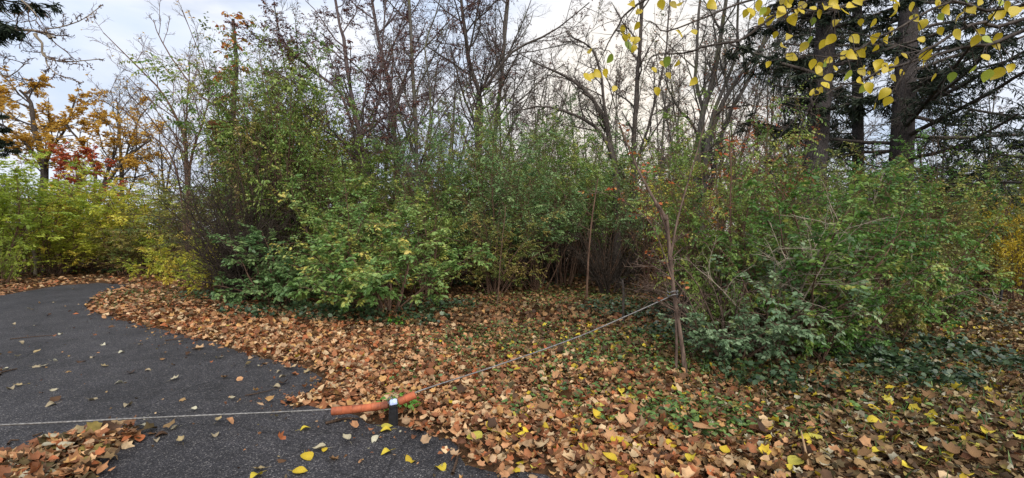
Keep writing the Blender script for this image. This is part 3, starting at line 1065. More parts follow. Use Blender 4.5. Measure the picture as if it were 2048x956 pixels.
build_tree('bare_tree', 'slim straight bare tree just behind the central forking tree', 'tree',
           [traced(20, [(984, 420), (986, 316), (996, 201), (1006, 120), (1016, 0)], .16, .06)], M['bark_grey'], DEF, seed=7)
build_tree('arching_tree', 'multi stemmed bare tree with dark trunks arching over against bright cloud', 'tree',
           [traced(16, [(1232, 400), (1228, 321), (1207, 236), (1167, 181), (1102, 141), (1060, 122)], .15, .03, False), traced(15.6, [(1228, 400), (1222, 316), (1192, 261), (1147, 231), (1082, 213), (1020, 226)], .13, .025, False),
            traced(16.3, [(1236, 400), (1232, 321), (1212, 216), (1197, 126), (1177, 92), (1142, 75)], .12, .025, False)], M['bark_dark'],
           [dict(DEF[0], n=11, t0=.4, ratio=.2), dict(DEF[1], n=8), dict(DEF[2], n=8)], seed=8)
build_tree('bare_tree', 'tall twin stemmed bare tree standing upright beside the arching tree', 'tree',
           [traced(17, [(1266, 420), (1268, 311), (1273, 201), (1280, 100), (1285, 0)], .15, .06), traced(17, [(1272, 420), (1276, 330), (1302, 230), (1325, 130), (1335, 20)], .09, .03, True, .8)], M['bark_dark'],
           [dict(DEF[0], n=13, ratio=.2, trop=.09), dict(DEF[1], n=8), dict(DEF[2], n=8)], dict(PURP, keep=.06), seed=9)
build_tree('bare_tree', 'spreading bare tree with many upright limbs in front of the spruces', 'tree',
           [traced(14, [(1392, 480), (1402, 270), (1430, 150), (1452, 20)], .17, .05), traced(14, [(1398, 480), (1418, 270), (1462, 170), (1530, 80), (1585, 0)], .14, .03, False, -.6),
            traced(14, [(1396, 470), (1408, 260), (1390, 150), (1400, 20)], .11, .04, True, .6), traced(14, [(1402, 470), (1440, 265), (1500, 150), (1548, 20)], .11, .03, True, .4),
            traced(14, [(1398, 470), (1412, 270), (1470, 120), (1480, 10)], .09, .03, True, -.5)], M['bark_grey'], [dict(DEF[0], n=13, ratio=.2, trop=.08), dict(DEF[1], n=8), dict(DEF[2], n=8)], dict(mat=M['orange'], size=.08, per=2, keep=.06), seed=10)
# golden tree, red tree and bare trees behind the left hedge
build_tree('golden_tree', 'broad golden orange tree with dark trunk rising behind the yellow green hedge', 'tree',
           [traced(27, [(82, 420), (86, 330), (70, 260), (60, 205), (40, 180)], .30, .08, False), traced(27, [(86, 420), (95, 320), (130, 260), (150, 200)], .16, .05, False, 1.5), traced(26.5, [(84, 420), (88, 335), (20, 260), (-40, 230)], .16, .05, False, -1.5)],
           M['bark_dark'], [dict(DEF[0], n=11, t0=.4, ang=(35, 75), ratio=.33, flat=.5), dict(DEF[1], n=8, flat=.5), dict(DEF[2], n=6)], dict(mat=M['gold'], size=.15, per=9, keep=.9, droop=.2), seed=11)
build_tree('golden_tree', 'lower golden tree with a leaning trunk and flat topped crown behind the hedge', 'tree',
           [traced(28, [(190, 420), (225, 350), (262, 310), (300, 280)], .18, .06, False), traced(28, [(188, 420), (215, 345), (235, 290), (240, 240)], .16, .05, False, 1.0), traced(28, [(186, 420), (190, 340), (160, 280), (130, 250)], .14, .05, False, -1.0)],
           M['bark_dark'], [dict(DEF[0], n=10, t0=.4, ang=(35, 75), ratio=.36, flat=.5), dict(DEF[1], n=8, flat=.5), dict(DEF[2], n=6)], dict(mat=M['gold'], size=.15, per=8, keep=.85, droop=.2), seed=12)
build_tree('red_leaved_tree', 'small red leaved tree tucked under the golden crowns behind the hedge', 'tree',
           [traced(24, [(150, 450), (152, 370), (148, 310)], .08, .03, False), traced(24, [(152, 440), (165, 370), (192, 320)], .06, .02, False), traced(24, [(150, 440), (138, 375), (112, 335)], .06, .02, False)], M['bark_brown'],
           [dict(DEF[0], n=9, ratio=.4, ang=(35, 75)), dict(DEF[1], n=8), dict(DEF[2], n=8)], dict(mat=M['red'], size=.14, per=6, keep=.7), seed=13)
build_tree('bare_tree', 'grey twiggy bare tree standing between the golden crowns and the tall stems', 'tree',
           [traced(30, [(244, 430), (243, 330), (238, 230), (232, 195)], .2, .03, False), traced(30, [(246, 430), (250, 330), (280, 240), (292, 220)], .14, .02, False)], M['bark_grey'],
           [dict(DEF[0], n=14, ratio=.33, trop=.1, rmin=.016), dict(DEF[1], n=9, rmin=.012), dict(DEF[2], n=6, rmin=.009)], dict(mat=M['gold'], size=.16, per=2, keep=.12), seed=14)
build_tree('bare_tree', 'low grey bare tree at the end of the hedge under the fanning stems', 'tree',
           [traced(31, [(330, 430), (325, 340), (318, 260)], .15, .03, False), traced(31, [(330, 430), (340, 340), (365, 270)], .12, .02, False)], M['bark_grey'],
           [dict(DEF[0], n=14, ratio=.4, trop=.1, rmin=.016), dict(DEF[1], n=9, rmin=.012), dict(DEF[2], n=6, rmin=.009)], dict(mat=M['yellow'], size=.16, per=2, keep=.2), seed=15)

# distant bare trees that fill the sky with fine twigs
FAR = [(455, 36, 150), (560, 33, 60), (640, 30, 30), (700, 38, 70), (770, 30, 20), (880, 30, 40), (905, 40, 100), (1040, 34, 60), (1080, 28, 120), (1130, 38, 150), (1190, 33, 170), (1330, 36, 110), (1380, 30, 60), (1530, 34, 30), (1600, 30, 10), (1720, 34, 80), (1880, 38, 120), (1990, 34, 160), (520, 24, 120), (1010, 24, 90), (1060, 40, 130), (1160, 27, 90), (1230, 36, 100), (1300, 28, 60), (1440, 35, 50), (1490, 28, 70), (840, 34, 60), (1350, 42, 90), (1950, 30, 120)]
rngf = np.random.default_rng(77)
far_protos = []
for s in range(5):
    rngs = np.random.default_rng(200 + s)
    st = []
    for j in range(2 if s % 2 else 3):
        a = rngs.uniform(0, 6.28)
        sp = 1.2 + 1.6 * j
        pts = [np.array([0.1 * j, 0, -.1]), np.array([math.cos(a) * sp * .12, math.sin(a) * sp * .12, 3.0]), np.array([math.cos(a) * sp * .5, math.sin(a) * sp * .5, 8.0]), np.array([math.cos(a) * sp, math.sin(a) * sp, 14.5])]
        st.append((pts, .17 - .04 * j, .02))
    far_protos.append(st)
first = {}
FARWHERE = ['far back beyond the snag', 'far back beyond the vine covered tree', 'seen through the purple leaves of the leaning tree', 'thin and far, between the two purple leaved trunks', 'far behind the second purple leaved tree',
            'in the gap beside the central tree', 'farthest, low in the gap beside the central tree', 'far behind the sweeping limb of the central tree', 'seen under the sweeping limb of the central tree', 'far behind the upper arching trunk',
            'seen through the arching trunks', 'far back beside the twin stemmed tree', 'between the twin stemmed tree and the spreading tree', 'far behind the upright limbs of the spreading tree', 'behind the grey spruce trunk',
            'between the two spruce trunks', 'far back beyond the spruce boughs', 'above the far hedge of the path', 'behind the leaning slender tree', 'just behind the slim straight tree', 'low and far under the arching trunks', 'close behind the arching trunks', 'between the arching tree and the twin stemmed tree', 'close behind the twin stemmed tree', 'far behind the spreading tree at its middle', 'close behind the spreading tree', 'between the straight grey tree and the central tree', 'farthest off behind the twin stemmed tree', 'behind the edge spruce over the path']
for i, (px, Y, topy) in enumerate(FAR):
    s = i % 5
    x = (px - 1024) / F * Y
    H = EYE + (478 - topy) / F * Y
    if s not in first:
        root, hist, base = build_tree('bare_tree', 'x', 'tree', far_protos[s], M['bark_grey'],
                                      [dict(DEF[0], n=17, ratio=.27, trop=.09, rmin=.014), dict(DEF[1], n=8, rmin=.011), dict(DEF[2], n=8, rmin=.008)],
                                      dict(mat=M['purple'] if s != 2 else M['mixed'], size=.11, per=2, keep=.35), seed=300 + s)
        first[s] = root
        r = root
    else:
        src = first[s]
        r = src.copy()
        COL.objects.link(r)
        for ch in list(src.children):
            c = ch.copy()
            COL.objects.link(c)
            c.parent = r
    r.location = (x, Y, 0)
    r.rotation_euler = (0, 0, rngf.random() * 6.28)
    k = H / 15.5
    r.scale = (k * 1.15, k * 1.15, k)
    tag(r, 'distant grey bare tree ' + FARWHERE[i], 'tree', 'distant bare trees')

# ---- snag with vines
root, hist, base = build_tree('vine_covered_snag', 'dead upright trunk wrapped in vines, orange leaves at its top and ivy lower down', 'tree',
                              [traced(13, [(468, 540), (464, 400), (465, 230), (472, 120), (466, 38)], .15, .05, False)], M['bark_dark'],
                              [dict(n=70, t0=.1, t1=1, ang=(40, 110), ratio=.085, seg=4, wob=.25, trop=0, rr=.2, k=3, rmin=.006, taper=.2), dict(n=5, t0=.2, t1=1, ang=(30, 70), ratio=.5, seg=3, wob=.2, trop=0, rr=.6, k=3, rmin=.004)],
                              dict(mat=M['snagleaf'], size=.13, per=4, keep=.42, zmin=5.0, droop=.6, tpl=T_OVAL), seed=41)
rng = np.random.default_rng(42)
P2 = hist[-1][0]
P2 = P2[P2[:, -1, 2] < 5.0]
lp, ld, ln_, ls = sprays(rng, np.concatenate([P2, P2 + rng.normal(0, .08, P2.shape)]), 6, .085, .1, .5, .7)
v, t, a = leaves(T_OVAL, lp, ld, ln_, ls, rng.random(len(lp)))
put('vine', mesh('vine', v, t, rnd=a, mat=M['dullgreen']), root)
bp = curve([at(468, 262, 13) - base, at(445, 250, 12.9) - base, at(428, 249, 12.8) - base, at(412, 254, 12.7) - base], 8)[None]
v, q = tubes([(bp, np.array([[.11, .12, .13, .14, .13, .15, .13, .05]]), 8), (curve([at(430, 255, 12.8) - base, at(428, 268, 12.8) - base, at(433, 280, 12.8) - base], 5)[None], np.array([[.07, .06, .05, .04, .02]]), 6)])
tag(put('broken_limb', mesh('broken_limb', v, q, smooth=True, mat=bark_mat('rotten_wood', (66, 34, 26), (140, 78, 56), scale=6)), root), 'short rotten reddish broken limb')

# ------------------------------------------------------------------ spruces


def spruce(label, pts, r0, r1, seed, z0, nb, blen, dead=40, needle_from=.25):
    rng = np.random.default_rng(seed)
    base = np.array(pts[0], float)
    base[2] = 0
    root = thing('spruce_tree', label, 'tree', base)
    P = curve(pts, 17) - base
    tt = np.linspace(0, 1, 17)
    R = (r0 + (r1 - r0) * tt + r0 * .3 * np.exp(-tt * 12))[None]
    P = P[None]
    v, q = tubes([(P, R, 14)])
    put('trunk', mesh('trunk', v, q, smooth=True, mat=M['bark_spruce']), root)
    L = np.array([np.linalg.norm(P[0, -1] - P[0, 0])])
    t0 = z0 / P[0, -1, 2]
    B, BR, BL = sprout(rng, P, R, np.array([blen]), nb, t0, .98, (75, 100), 1.0, 9, .06, .022, rr=.22, rmin=.018, taper=.35)
    D, DR, DL = sprout(rng, P, R, np.array([1.0]), dead, .15, .9, (60, 110), 1.0, 5, .14, -.02, rr=.06, rmin=.006, taper=.1)
    D2, D2R, _ = sprout(rng, D, DR, DL, 4, .2, 1, (30, 70), .5, 3, .2, -.02, rr=.6, rmin=.004)
    Tw, TR, TL = sprout(rng, B, BR, BL, 20, .15, 1, (40, 80), .25, 4, .10, -.16, rr=.3, rmin=.007, taper=.45, flat=.6)
    T2, T2R, _ = sprout(rng, Tw, TR, TL, 7, .2, 1, (30, 65), .55, 3, .1, -.2, rr=.6, rmin=.005, taper=.3, flat=.3)
    v, q = tubes([(B, BR, 6), (Tw, TR, 3)])
    put('crown', mesh('crown', v, q, smooth=True, mat=M['bark_dark']), root)
    v, q = tubes([(D, DR, 4), (D2, D2R, 3)])
    tag(put('dead_twigs', mesh('dead_twigs', v, q, smooth=True, mat=M['bark_grey']), root), kind='stuff')
    A = T2[rng.random(len(T2)) < .8]
    lp, ld, ln_, ls = sprays(rng, A, 7, .15, 0, .5, 1.4)
    A = Tw[rng.random(len(Tw)) < .9]
    l2 = sprays(rng, A, 8, .16, needle_from, .5, 1.2)
    lp, ld, ln_, ls = [np.concatenate(x) for x in zip((lp, ld, ln_, ls), l2)]
    tn = (np.array([(0, -.05, 0), (0, .05, 0), (.5, .085, .02), (1, 0, 0), (.5, -.085, -.02)], float), np.array([(0, 1, 2), (0, 2, 4), (4, 2, 3)]))
    v, t, a = leaves(tn, lp, ld, ln_, ls, rng.random(len(lp)))
    put('needles', mesh('needles', v, t, rnd=a, mat=M['spruce']), root)
    return root


spruce('spruce with the thick pale grey trunk and dead snapped twigs above the brambles', [at(1618, 760, 11.0) * np.array([1, 1, 0]), at(1624, 400, 11), at(1640, 200, 11), at(1655, 0, 11), at(1662, -300, 11)], .30, .17, 51, 4.4, 24, 2.8, 130)
spruce('darker spruce with its trunk half hidden by boughs, behind the pale trunked spruce', [at(1800, 650, 14.0) * np.array([1, 1, 0]), at(1800, 400, 14), at(1808, 200, 14), at(1818, 0, 14), at(1826, -300, 14)], .36, .2, 52, 3.0, 48, 4.6, 110)
spruce('spruce at the edge whose hanging boughs fill the corner over the path', [at(2120, 600, 15.0) * np.array([1, 1, 0]), at(2110, 300, 15), at(2105, 0, 15), at(2100, -300, 15)], .32, .18, 53, 2.6, 46, 5.4, 40)
spruce('thin dark spruce behind the two large spruce trunks', [at(1720, 600, 17.0) * np.array([1, 1, 0]), at(1716, 300, 17), at(1714, 0, 17), at(1712, -200, 17)], .22, .12, 54, 4.0, 30, 3.4, 30)
spruce('dark spruce at the far edge above the yellow green hedge', [at(-22, 560, 23.0) * np.array([1, 1, 0]), at(-22, 400, 23), at(-20, 300, 23), at(-18, 215, 23)], .2, .03, 55, 2.2, 26, 1.3, 10)

# ------------------------------------------------------------------ shrubs
SHRUB = {
    'low': dict(H=1.9, R=1.3, n=13, b=13, t=8, per=9, leaf=.070, arch=-.05),
    'mid': dict(H=3.2, R=1.5, n=15, b=16, t=9, per=8, leaf=.076, arch=-.02),
    'tall': dict(H=4.6, R=1.7, n=15, b=20, t=9, per=8, leaf=.086, arch=0.0),
    'hedge': dict(H=4.4, R=1.8, n=13, b=15, t=8, per=9, leaf=.125, arch=-.03),
    'nearlow': dict(H=1.9, R=1.2, n=13, b=12, t=7, per=9, leaf=.080, arch=-.05),
    'nearmid': dict(H=3.0, R=1.3, n=13, b=15, t=8, per=8, leaf=.085, arch=-.02),
    'arching': dict(H=4.6, R=2.0, n=14, b=16, t=9, per=8, leaf=.09, arch=-.02, t0=.46),
    'airy': dict(H=3.6, R=1.4, n=10, b=12, t=7, per=7, leaf=.070, arch=0.01),
}


def shrub_geo(rng, H, R, n, b, t, per, leaf, arch, t0=.12):
    a = rng.random(n) * 6.283
    start = np.stack([np.cos(a), np.sin(a), np.zeros(n)], 1) * (R * .25 * rng.random(n)[:, None])
    tilt = rng.random(n) ** .7 * R / H * 1.25
    d = np.stack([np.cos(a) * tilt, np.sin(a) * tilt, np.ones(n)], 1)
    ln = H * (0.7 + .42 * rng.random(n))
    P, Rr = grow(rng, start, d, ln, np.full(n, .010 * H ** .6 + .008), np.full(n, .004), 9, .10, arch)
    B, BR, BL = sprout(rng, P, Rr, ln, b, t0, 1, (30, 75), .30, 5, .14, -.01, rr=.5, rmin=.005, taper=.3, flat=.3)
    T, TR, TL = sprout(rng, B, BR, BL, t, .15, 1, (25, 65), .48, 2, .14, -.04, rr=.6, rmin=.003, taper=.4, flat=.55)
    return P, Rr, B, BR, T, TR


def shrub_mesh(rng, geo, leaf, per, tpl, keep=1.0):
    P, Rr, B, BR, T, TR = geo
    tk = rng.random(len(T)) < .38                              # the thinnest twigs vanish under the leaves
    v, q = tubes([(P, Rr, 5), (B, BR, 3), (T[tk], TR[tk], 3)])
    ms = mesh('stems', v, q, smooth=True, mat=M['bark_brown'])
    nb_ = len(B)
    own = np.repeat(np.arange(nb_), len(T) // nb_)
    full = np.clip(rng.random(nb_) * 1.5 - .12, .04, 1)              # some branches are nearly bare
    m_ = rng.random(len(T)) < full[own]
    own = own[m_]
    L = sprays(rng, T[m_], per, leaf, .1, .3, .5)
    tone_ = (rng.random(nb_) * .75)[own]
    val = np.clip(np.repeat(tone_, per) + .25 * rng.random(len(L[0])), 0, 1)
    return ms, L, val


PROT = {}
for kd, k in SHRUB.items():
    for s in range(3 if kd == 'tall' else 2):
        rs = np.random.default_rng(500 + 10 * list(SHRUB).index(kd) + s)
        geo = shrub_geo(rs, **k)
        tp_ = T_FOUR if kd.startswith('near') else T_SMALL
        ms, L, val = shrub_mesh(rs, geo, k['leaf'], k['per'], tp_)
        v, t, a = leaves(tp_, *L, val)
        PROT[kd, s] = (ms, mesh('foliage', v, t, rnd=a, mat=M['green']))

rng = np.random.default_rng(61)
n_sh = [0]


def shrub(px, Y, topy, wpx, kd, mat, label, bark='bark_brown', group=None, name='shrub', variant=None):
    s = n_sh[0] % 3 if variant is None else variant
    n_sh[0] += 1
    x = (px - 1024) / F * Y
    k = SHRUB[kd]
    H = EYE + (478 - topy) / F * Y
    sz = H / (k['H'] * .90)
    sx = (wpx / F * Y) / (2 * k['R'] * 1.05)
    z = float(gh(np.array([[x, Y]]))[0])
    r = thing(name, label, 'shrub', (x, Y, z - .02), group, rng.random() * 6.28)
    r.scale = (sx, sx, sz)
    s = s if kd == 'tall' else s % 2
    put('stems', PROT[kd, s][0], r, M[bark])
    put('foliage', PROT[kd, s][1], r, M[mat])
    return r


# hedge at the far side of the drive
shrub(-20, 17, 330, 230, 'hedge', 'lime', 'lime green shrub at the edge of the drive, tallest of the hedge')
shrub(60, 20, 358, 190, 'hedge', 'lime', 'lime shrub over the slender pale trunk in the hedge')
shrub(135, 22, 388, 190, 'hedge', 'yellowgreen', 'yellow green shrub under the red leaved tree')
shrub(215, 21, 392, 180, 'hedge', 'yellowgreen', 'olive yellow shrub in the middle of the far hedge')
shrub(300, 21, 380, 180, 'hedge', 'yellowgreen', 'bright yellow green shrub where the drive bends away')
shrub(375, 19, 395, 150, 'hedge', 'dullgreen', 'dull olive shrub at the foot of the fanning bare stems')
shrub(110, 19, 440, 160, 'mid', 'yellowgreen', 'lower yellow green shrub in front of the hedge by the asphalt end')
shrub(255, 19, 440, 150, 'mid', 'dullgreen', 'darker low shrub in the hollow of the far hedge')
shrub(345, 17, 470, 120, 'low', 'yellowgreen', 'small yellow shrub beside the bend of the drive')
shrub(5, 15.5, 478, 70, 'low', 'lime', 'low bright yellow spray of leaves at the drive edge', variant=1)
shrub(180, 26, 400, 260, 'hedge', 'dullgreen', 'shadowed shrub behind the yellow green hedge', variant=0)
shrub(330, 27, 400, 260, 'hedge', 'dullgreen', 'shadowed shrub behind the far bend of the hedge', variant=1)
shrub(20, 27, 390, 260, 'hedge', 'dullgreen', 'shadowed shrub behind the lime hedge', variant=2)
# left mass
shrub(435, 14, 400, 130, 'tall', 'dullgreen', 'olive shrub against the foot of the snag', variant=2)
shrub(545, 12.8, 170, 250, 'tall', 'green', 'tall green vine smothered tree of small leaves beside the snag', name='vine_covered_tree')
shrub(600, 13.5, 230, 220, 'tall', 'green', 'second green vine smothered tree behind the tall one', name='vine_covered_tree')
shrub(575, 12.4, 150, 190, 'tall', 'green', 'green vine mound wrapping the forked purple leaved tree at its foot', name='vine_covered_tree', variant=1)
shrub(490, 13.6, 190, 170, 'tall', 'green', 'green vine curtain hanging against the snag', name='vine_covered_tree', variant=0)
shrub(530, 13.9, 160, 200, 'tall', 'dullgreen', 'olive vine mass behind the tall green vine smothered tree', name='vine_covered_tree', variant=2)
shrub(505, 12.2, 250, 170, 'airy', 'dullgreen', 'leafy vine mound hanging beside the snag', name='vine_covered_tree')
shrub(640, 12.5, 330, 180, 'tall', 'green', 'green shrub with yellow tints above the spray leaved shrubs')
shrub(425, 12.5, 470, 140, 'low', 'yellowgreen', 'small yellowish shrub near the bend beside the thicket')
# middle mass
shrub(700, 13.0, 335, 190, 'tall', 'green', 'green shrub at the foot of the leaning purple leaved tree')
shrub(790, 13.5, 352, 190, 'tall', 'green', 'green shrub with yellow tips between the purple leaved trunks')
shrub(880, 14.0, 300, 190, 'tall', 'bluegreen', 'bluish green shrub left of the central peak', variant=1)
shrub(948, 15.0, 238, 140, 'tall', 'green', 'narrow green shrub climbing the central forking tree')
shrub(1000, 13.4, 300, 200, 'tall', 'bluegreen', 'broad bluish green shrub in the centre of the thicket')
shrub(1085, 16.5, 275, 180, 'arching', 'green', 'green shrub behind the hollow, under the arching trunks')
shrub(1150, 18.0, 285, 170, 'arching', 'bluegreen', 'grey green shrub beneath the arching tree')
shrub(1215, 17.0, 355, 170, 'arching', 'green', 'green shrub with bright tips at the edge of the hollow')
shrub(1205, 14.2, 352, 190, 'arching', 'bluegreen', 'shrub arching in front of the arching tree, over the hollow')
shrub(1130, 14.8, 312, 170, 'arching', 'green', 'shrub arching over the middle of the hollow')
shrub(1300, 12.5, 350, 150, 'airy', 'mixed', 'sparse shrub with orange red leaves beside the vine wrapped sapling')
shrub(1075, 13.6, 385, 200, 'arching', 'bluegreen', 'shrub arching over the dark hollow', variant=0)
shrub(850, 11.8, 390, 200, 'mid', 'green', 'leafy shrub just behind the pale spray leaved shrub')
shrub(990, 12.3, 420, 170, 'mid', 'dullgreen', 'dull shrub beside the thin pale stem in the hollow')
for px, Y, ty, l in ((760, 18, 350, 'dark shrub deep behind the purple leaved trunks'), (900, 19, 340, 'dark shrub deep behind the central peak'), (1060, 19, 350, 'dark shrub deep in the hollow'), (1180, 20, 350, 'dark shrub far back beneath the arching trunks'),
                     (1300, 19, 350, 'dark shrub deep behind the orange leaved shrub'), (640, 18, 300, 'dark shrub deep behind the vine covered trees'), (1420, 18, 340, 'dark shrub behind the spreading bare tree'), (520, 19, 330, 'dark shrub behind the snag'),
                     (1120, 24, 360, 'dark shrub farthest back behind the hollow'), (1000, 25, 350, 'dark shrub farthest back behind the central tree'), (1240, 26, 350, 'dark shrub farthest back beside the twin stemmed tree')):
    shrub(px, Y, ty + (px * 37 % 90) - 30, 260, 'arching' if 1040 < px < 1260 and Y < 23 else 'tall', 'dullgreen', l)
# right mass
shrub(1420, 7.6, 285, 210, 'tall', 'green', 'leafy green shrub behind the vine wrapped sapling, yellowish at its top')
shrub(1365, 10.2, 330, 150, 'airy', 'yellowgreen', 'airy yellow green shrub close behind the vine wrapped sapling')
shrub(1505, 9.0, 275, 150, 'tall', 'mixed', 'tall shrub with reddish leaves before the pale spruce trunk')
shrub(1545, 6.5, 395, 230, 'nearmid', 'deepgreen', 'dense bluish green shrub in the middle of the brambles')
shrub(1655, 6.8, 405, 230, 'nearmid', 'deepgreen', 'dense green shrub under the pale spruce trunk')
shrub(1715, 9.0, 352, 190, 'tall', 'dullgreen', 'olive shrub between the spruce trunks')
shrub(1785, 7.2, 395, 220, 'nearmid', 'deepgreen', 'deep green shrub under the darker spruce')
shrub(1870, 9.2, 365, 200, 'tall', 'dullgreen', 'olive green shrub where the brambles meet the path')
shrub(1600, 8.2, 372, 170, 'tall', 'green', 'fresh green shrub climbing in front of the pale spruce trunk')
shrub(1760, 8.6, 345, 200, 'tall', 'deepgreen', 'deep green shrub climbing in front of the darker spruce trunk')
shrub(1985, 11.8, 352, 170, 'tall', 'deepgreen', 'dense green hedge shrub just behind the dark post')
shrub(1450, 6.2, 500, 150, 'nearlow', 'green', 'low leafy bramble close behind the rose sprays')
shrub(1690, 6.0, 500, 220, 'nearlow', 'deepgreen', 'dark green low bramble over the ivy bank')
shrub(1620, 5.5, 560, 210, 'nearlow', 'deepgreen', 'nearest green bramble above the yellow leaf strewn edge')
shrub(1780, 6.5, 520, 190, 'nearlow', 'dullgreen', 'thin dry bramble over the ivy bank', variant=2)
shrub(1865, 7.8, 520, 170, 'nearlow', 'deepgreen', 'low green bramble by the path before the dark post')
shrub(1895, 9.8, 500, 120, 'mid', 'dullgreen', 'olive bramble beside the dark post')
shrub(1925, 13.5, 395, 170, 'tall', 'dullgreen', 'olive hedge shrub along the path, before the dark post')
shrub(2010, 15.0, 335, 200, 'tall', 'dullgreen', 'tall olive hedge shrub farther along the path')
shrub(2075, 13.5, 350, 170, 'tall', 'green', 'tall green hedge shrub at the edge by the path')
shrub(2035, 10.9, 400, 110, 'mid', 'yellow', 'bright yellow leaved shrub beside the path')
shrub(1990, 18.0, 345, 300, 'tall', 'dullgreen', 'tall hedge shrub at the back of the path')
shrub(1850, 16.0, 385, 300, 'tall', 'dullgreen', 'dark shrub behind the darker spruce')
shrub(1690, 14.0, 400, 280, 'tall', 'dullgreen', 'dark shrub behind the pale spruce trunk')
shrub(1545, 13.0, 335, 180, 'tall', 'green', 'green shrub behind the reddish leaved shrub')

# nearer shrubs built on their own, their largest leaves one by one


def near_shrub(px, Y, H, R, seed, mat, label, n=12, b=11, t=7, per=9, leaf=.075, arch=-.05, lean=(0, 0), single=280, t0=.2, bark='bark_brown', name='shrub', tpl=T_FOUR, proto_mat=None):
    rng = np.random.default_rng(seed)
    x = (px - 1024) / F * Y
    z = float(gh(np.array([[x, Y]]))[0])
    geo = shrub_geo(rng, H, R, n, b, t, per, leaf, arch, t0)
    geo = list(geo)
    for i in (0, 2, 4):
        geo[i] = geo[i] + (geo[i][..., 2:3] / H) * np.array([lean[0], lean[1], 0.0])
    geo[4][..., 2] = np.maximum(geo[4][..., 2], .12)
    geo[2][..., 2] = np.maximum(geo[2][..., 2], .06)
    r = thing(name, label, 'shrub', (x, Y, z))
    v, q = tubes([(geo[0], geo[1], 6), (geo[2], geo[3], 4), (geo[4], geo[5], 3)])
    put('stems', mesh('stems', v, q, smooth=True, mat=M[bark]), r)
    lp, ld, ln_, ls = sprays(rng, geo[4], per, leaf, .1, .32, .45)
    val = np.clip(np.repeat(rng.random(len(geo[2])) * .7, t * per) + .3 * rng.random(len(lp)), 0, 1)
    w = lp + np.array([x, Y, z]) - np.array([0, 0, EYE])
    dist = np.linalg.norm(w, axis=1)
    nv = unit(ln_)
    show = ls * (np.abs((nv * w).sum(1)) / dist + .25) / dist
    out_ = -(w[:, 1]) * 0.004
    pick = np.argsort(-(show + out_ * .02 / leaf * leaf))[:single]
    rest = np.ones(len(lp), bool)
    rest[pick] = False
    v, tt, a = leaves(tpl, lp[rest], ld[rest], ln_[rest], ls[rest], val[rest])
    fo = put('foliage', mesh('foliage', v, tt, rnd=a, mat=M[mat]), r)
    tag(fo, kind='stuff')
    pm = [leaf_proto('leaf', ovate(.25, .1, .3), None, False, M[mat], (i + .5) / 8) for i in range(8)]
    A3 = frames(ld[pick], ln_[pick])
    for j, i in enumerate(pick):
        o = put('leaf', pm[int(val[i] * 7.99)], r)
        m4 = Matrix(A3[j].tolist()).to_4x4()
        o.matrix_basis = Matrix.Translation(lp[i]) @ m4 @ Matrix.Scale(float(ls[i]), 4)
    return r


near_shrub(775, 9.0, 2.1, 1.6, 71, 'viburnum', 'pale green spray leaved shrub with yellow tips in front of the thicket', n=15, b=12, t=7, per=9, leaf=.085, arch=-.06, t0=.25)
near_shrub(560, 10.2, 1.75, 1.55, 72, 'bluegreen', 'low bluish green shrub leaning over the leaf bank beside the drive', n=13, b=11, t=7, per=9, leaf=.085, arch=-.07, lean=(-.25, 0), t0=.15)
near_shrub(665, 10.0, 2.7, 1.2, 73, 'viburnum', 'taller yellow tinted shrub right behind the pale spray leaved shrub', n=10, b=11, t=7, per=8, leaf=.075, arch=-.03)
near_shrub(1470, 5.45, .80, .62, 74, 'rose', 'small rose bush with pale grey green leaves at the foot of the brambles', n=12, b=8, t=5, per=9, leaf=.05, arch=-.08, t0=.2)
near_shrub(1530, 5.7, 1.45, .75, 75, 'rose', 'rose bush with arching pale leaved canes beside the thin dark stem', n=9, b=8, t=5, per=9, leaf=.055, arch=-.07, t0=.3)
near_shrub(1590, 6.0, 2.2, .95, 76, 'deepgreen', 'upright green shrub rising behind the rose bushes', n=9, b=11, t=6, per=8, leaf=.065, arch=-.02, t0=.2)

# bramble thicket without leaves
rng = np.random.default_rng(81)


def thicket(px, Y, H, R, label, seed, n=40, mat='twig_brown'):
    rng = np.random.default_rng(seed)
    x = (px - 1024) / F * Y
    geo = shrub_geo(rng, H, R, n, 12, 5, 1, .05, -.08, .1)
    r = thing('bramble_thicket', label, 'shrub', (x, Y, float(gh(np.array([[x, Y]]))[0])))
    v, q = tubes([(geo[0], geo[1] * .8, 4), (geo[2], geo[3], 3), (geo[4], geo[5], 3)])
    put('stems', mesh('stems', v, q, smooth=True, mat=M[mat]), r)
    return r


thicket(485, 11.0, 3.5, 1.25, 'dark leafless tangle of brown twigs below the vine covered tree', 82, 80)
thicket(1220, 12.5, 2.6, 1.2, 'leafless tangle of thin twigs beside the hollow', 83, 20)
thicket(1400, 7.2, 1.4, .8, 'dry tangle of fine canes behind the sapling foot', 84, 16)
thicket(1780, 7.3, 1.5, .9, 'dry grey canes standing over the ivy bank', 85, 12, 'bark_pale')
thicket(1560, 5.9, 2.3, .8, 'thin pale grey canes standing up through the bluish bramble', 89, 5, 'bark_pale')
thicket(1690, 5.9, 2.0, .8, 'thin brown canes crossing in front of the dark green bramble', 90, 5, 'bark_grey')
thicket(1440, 5.8, 1.6, .7, 'fine brown canes between the sapling and the rose bushes', 102, 9, 'bark_red')
thicket(980, 15.5, 2.4, 1.6, 'shadowed tangle of stems deep in the hollow', 86, 24)
thicket(1100, 16.5, 2.4, 1.6, 'shadowed tangle of stems at the back of the clearing', 87, 24)
thicket(1260, 15.5, 2.2, 1.4, 'shadowed tangle of stems behind the brown stem', 88, 20)

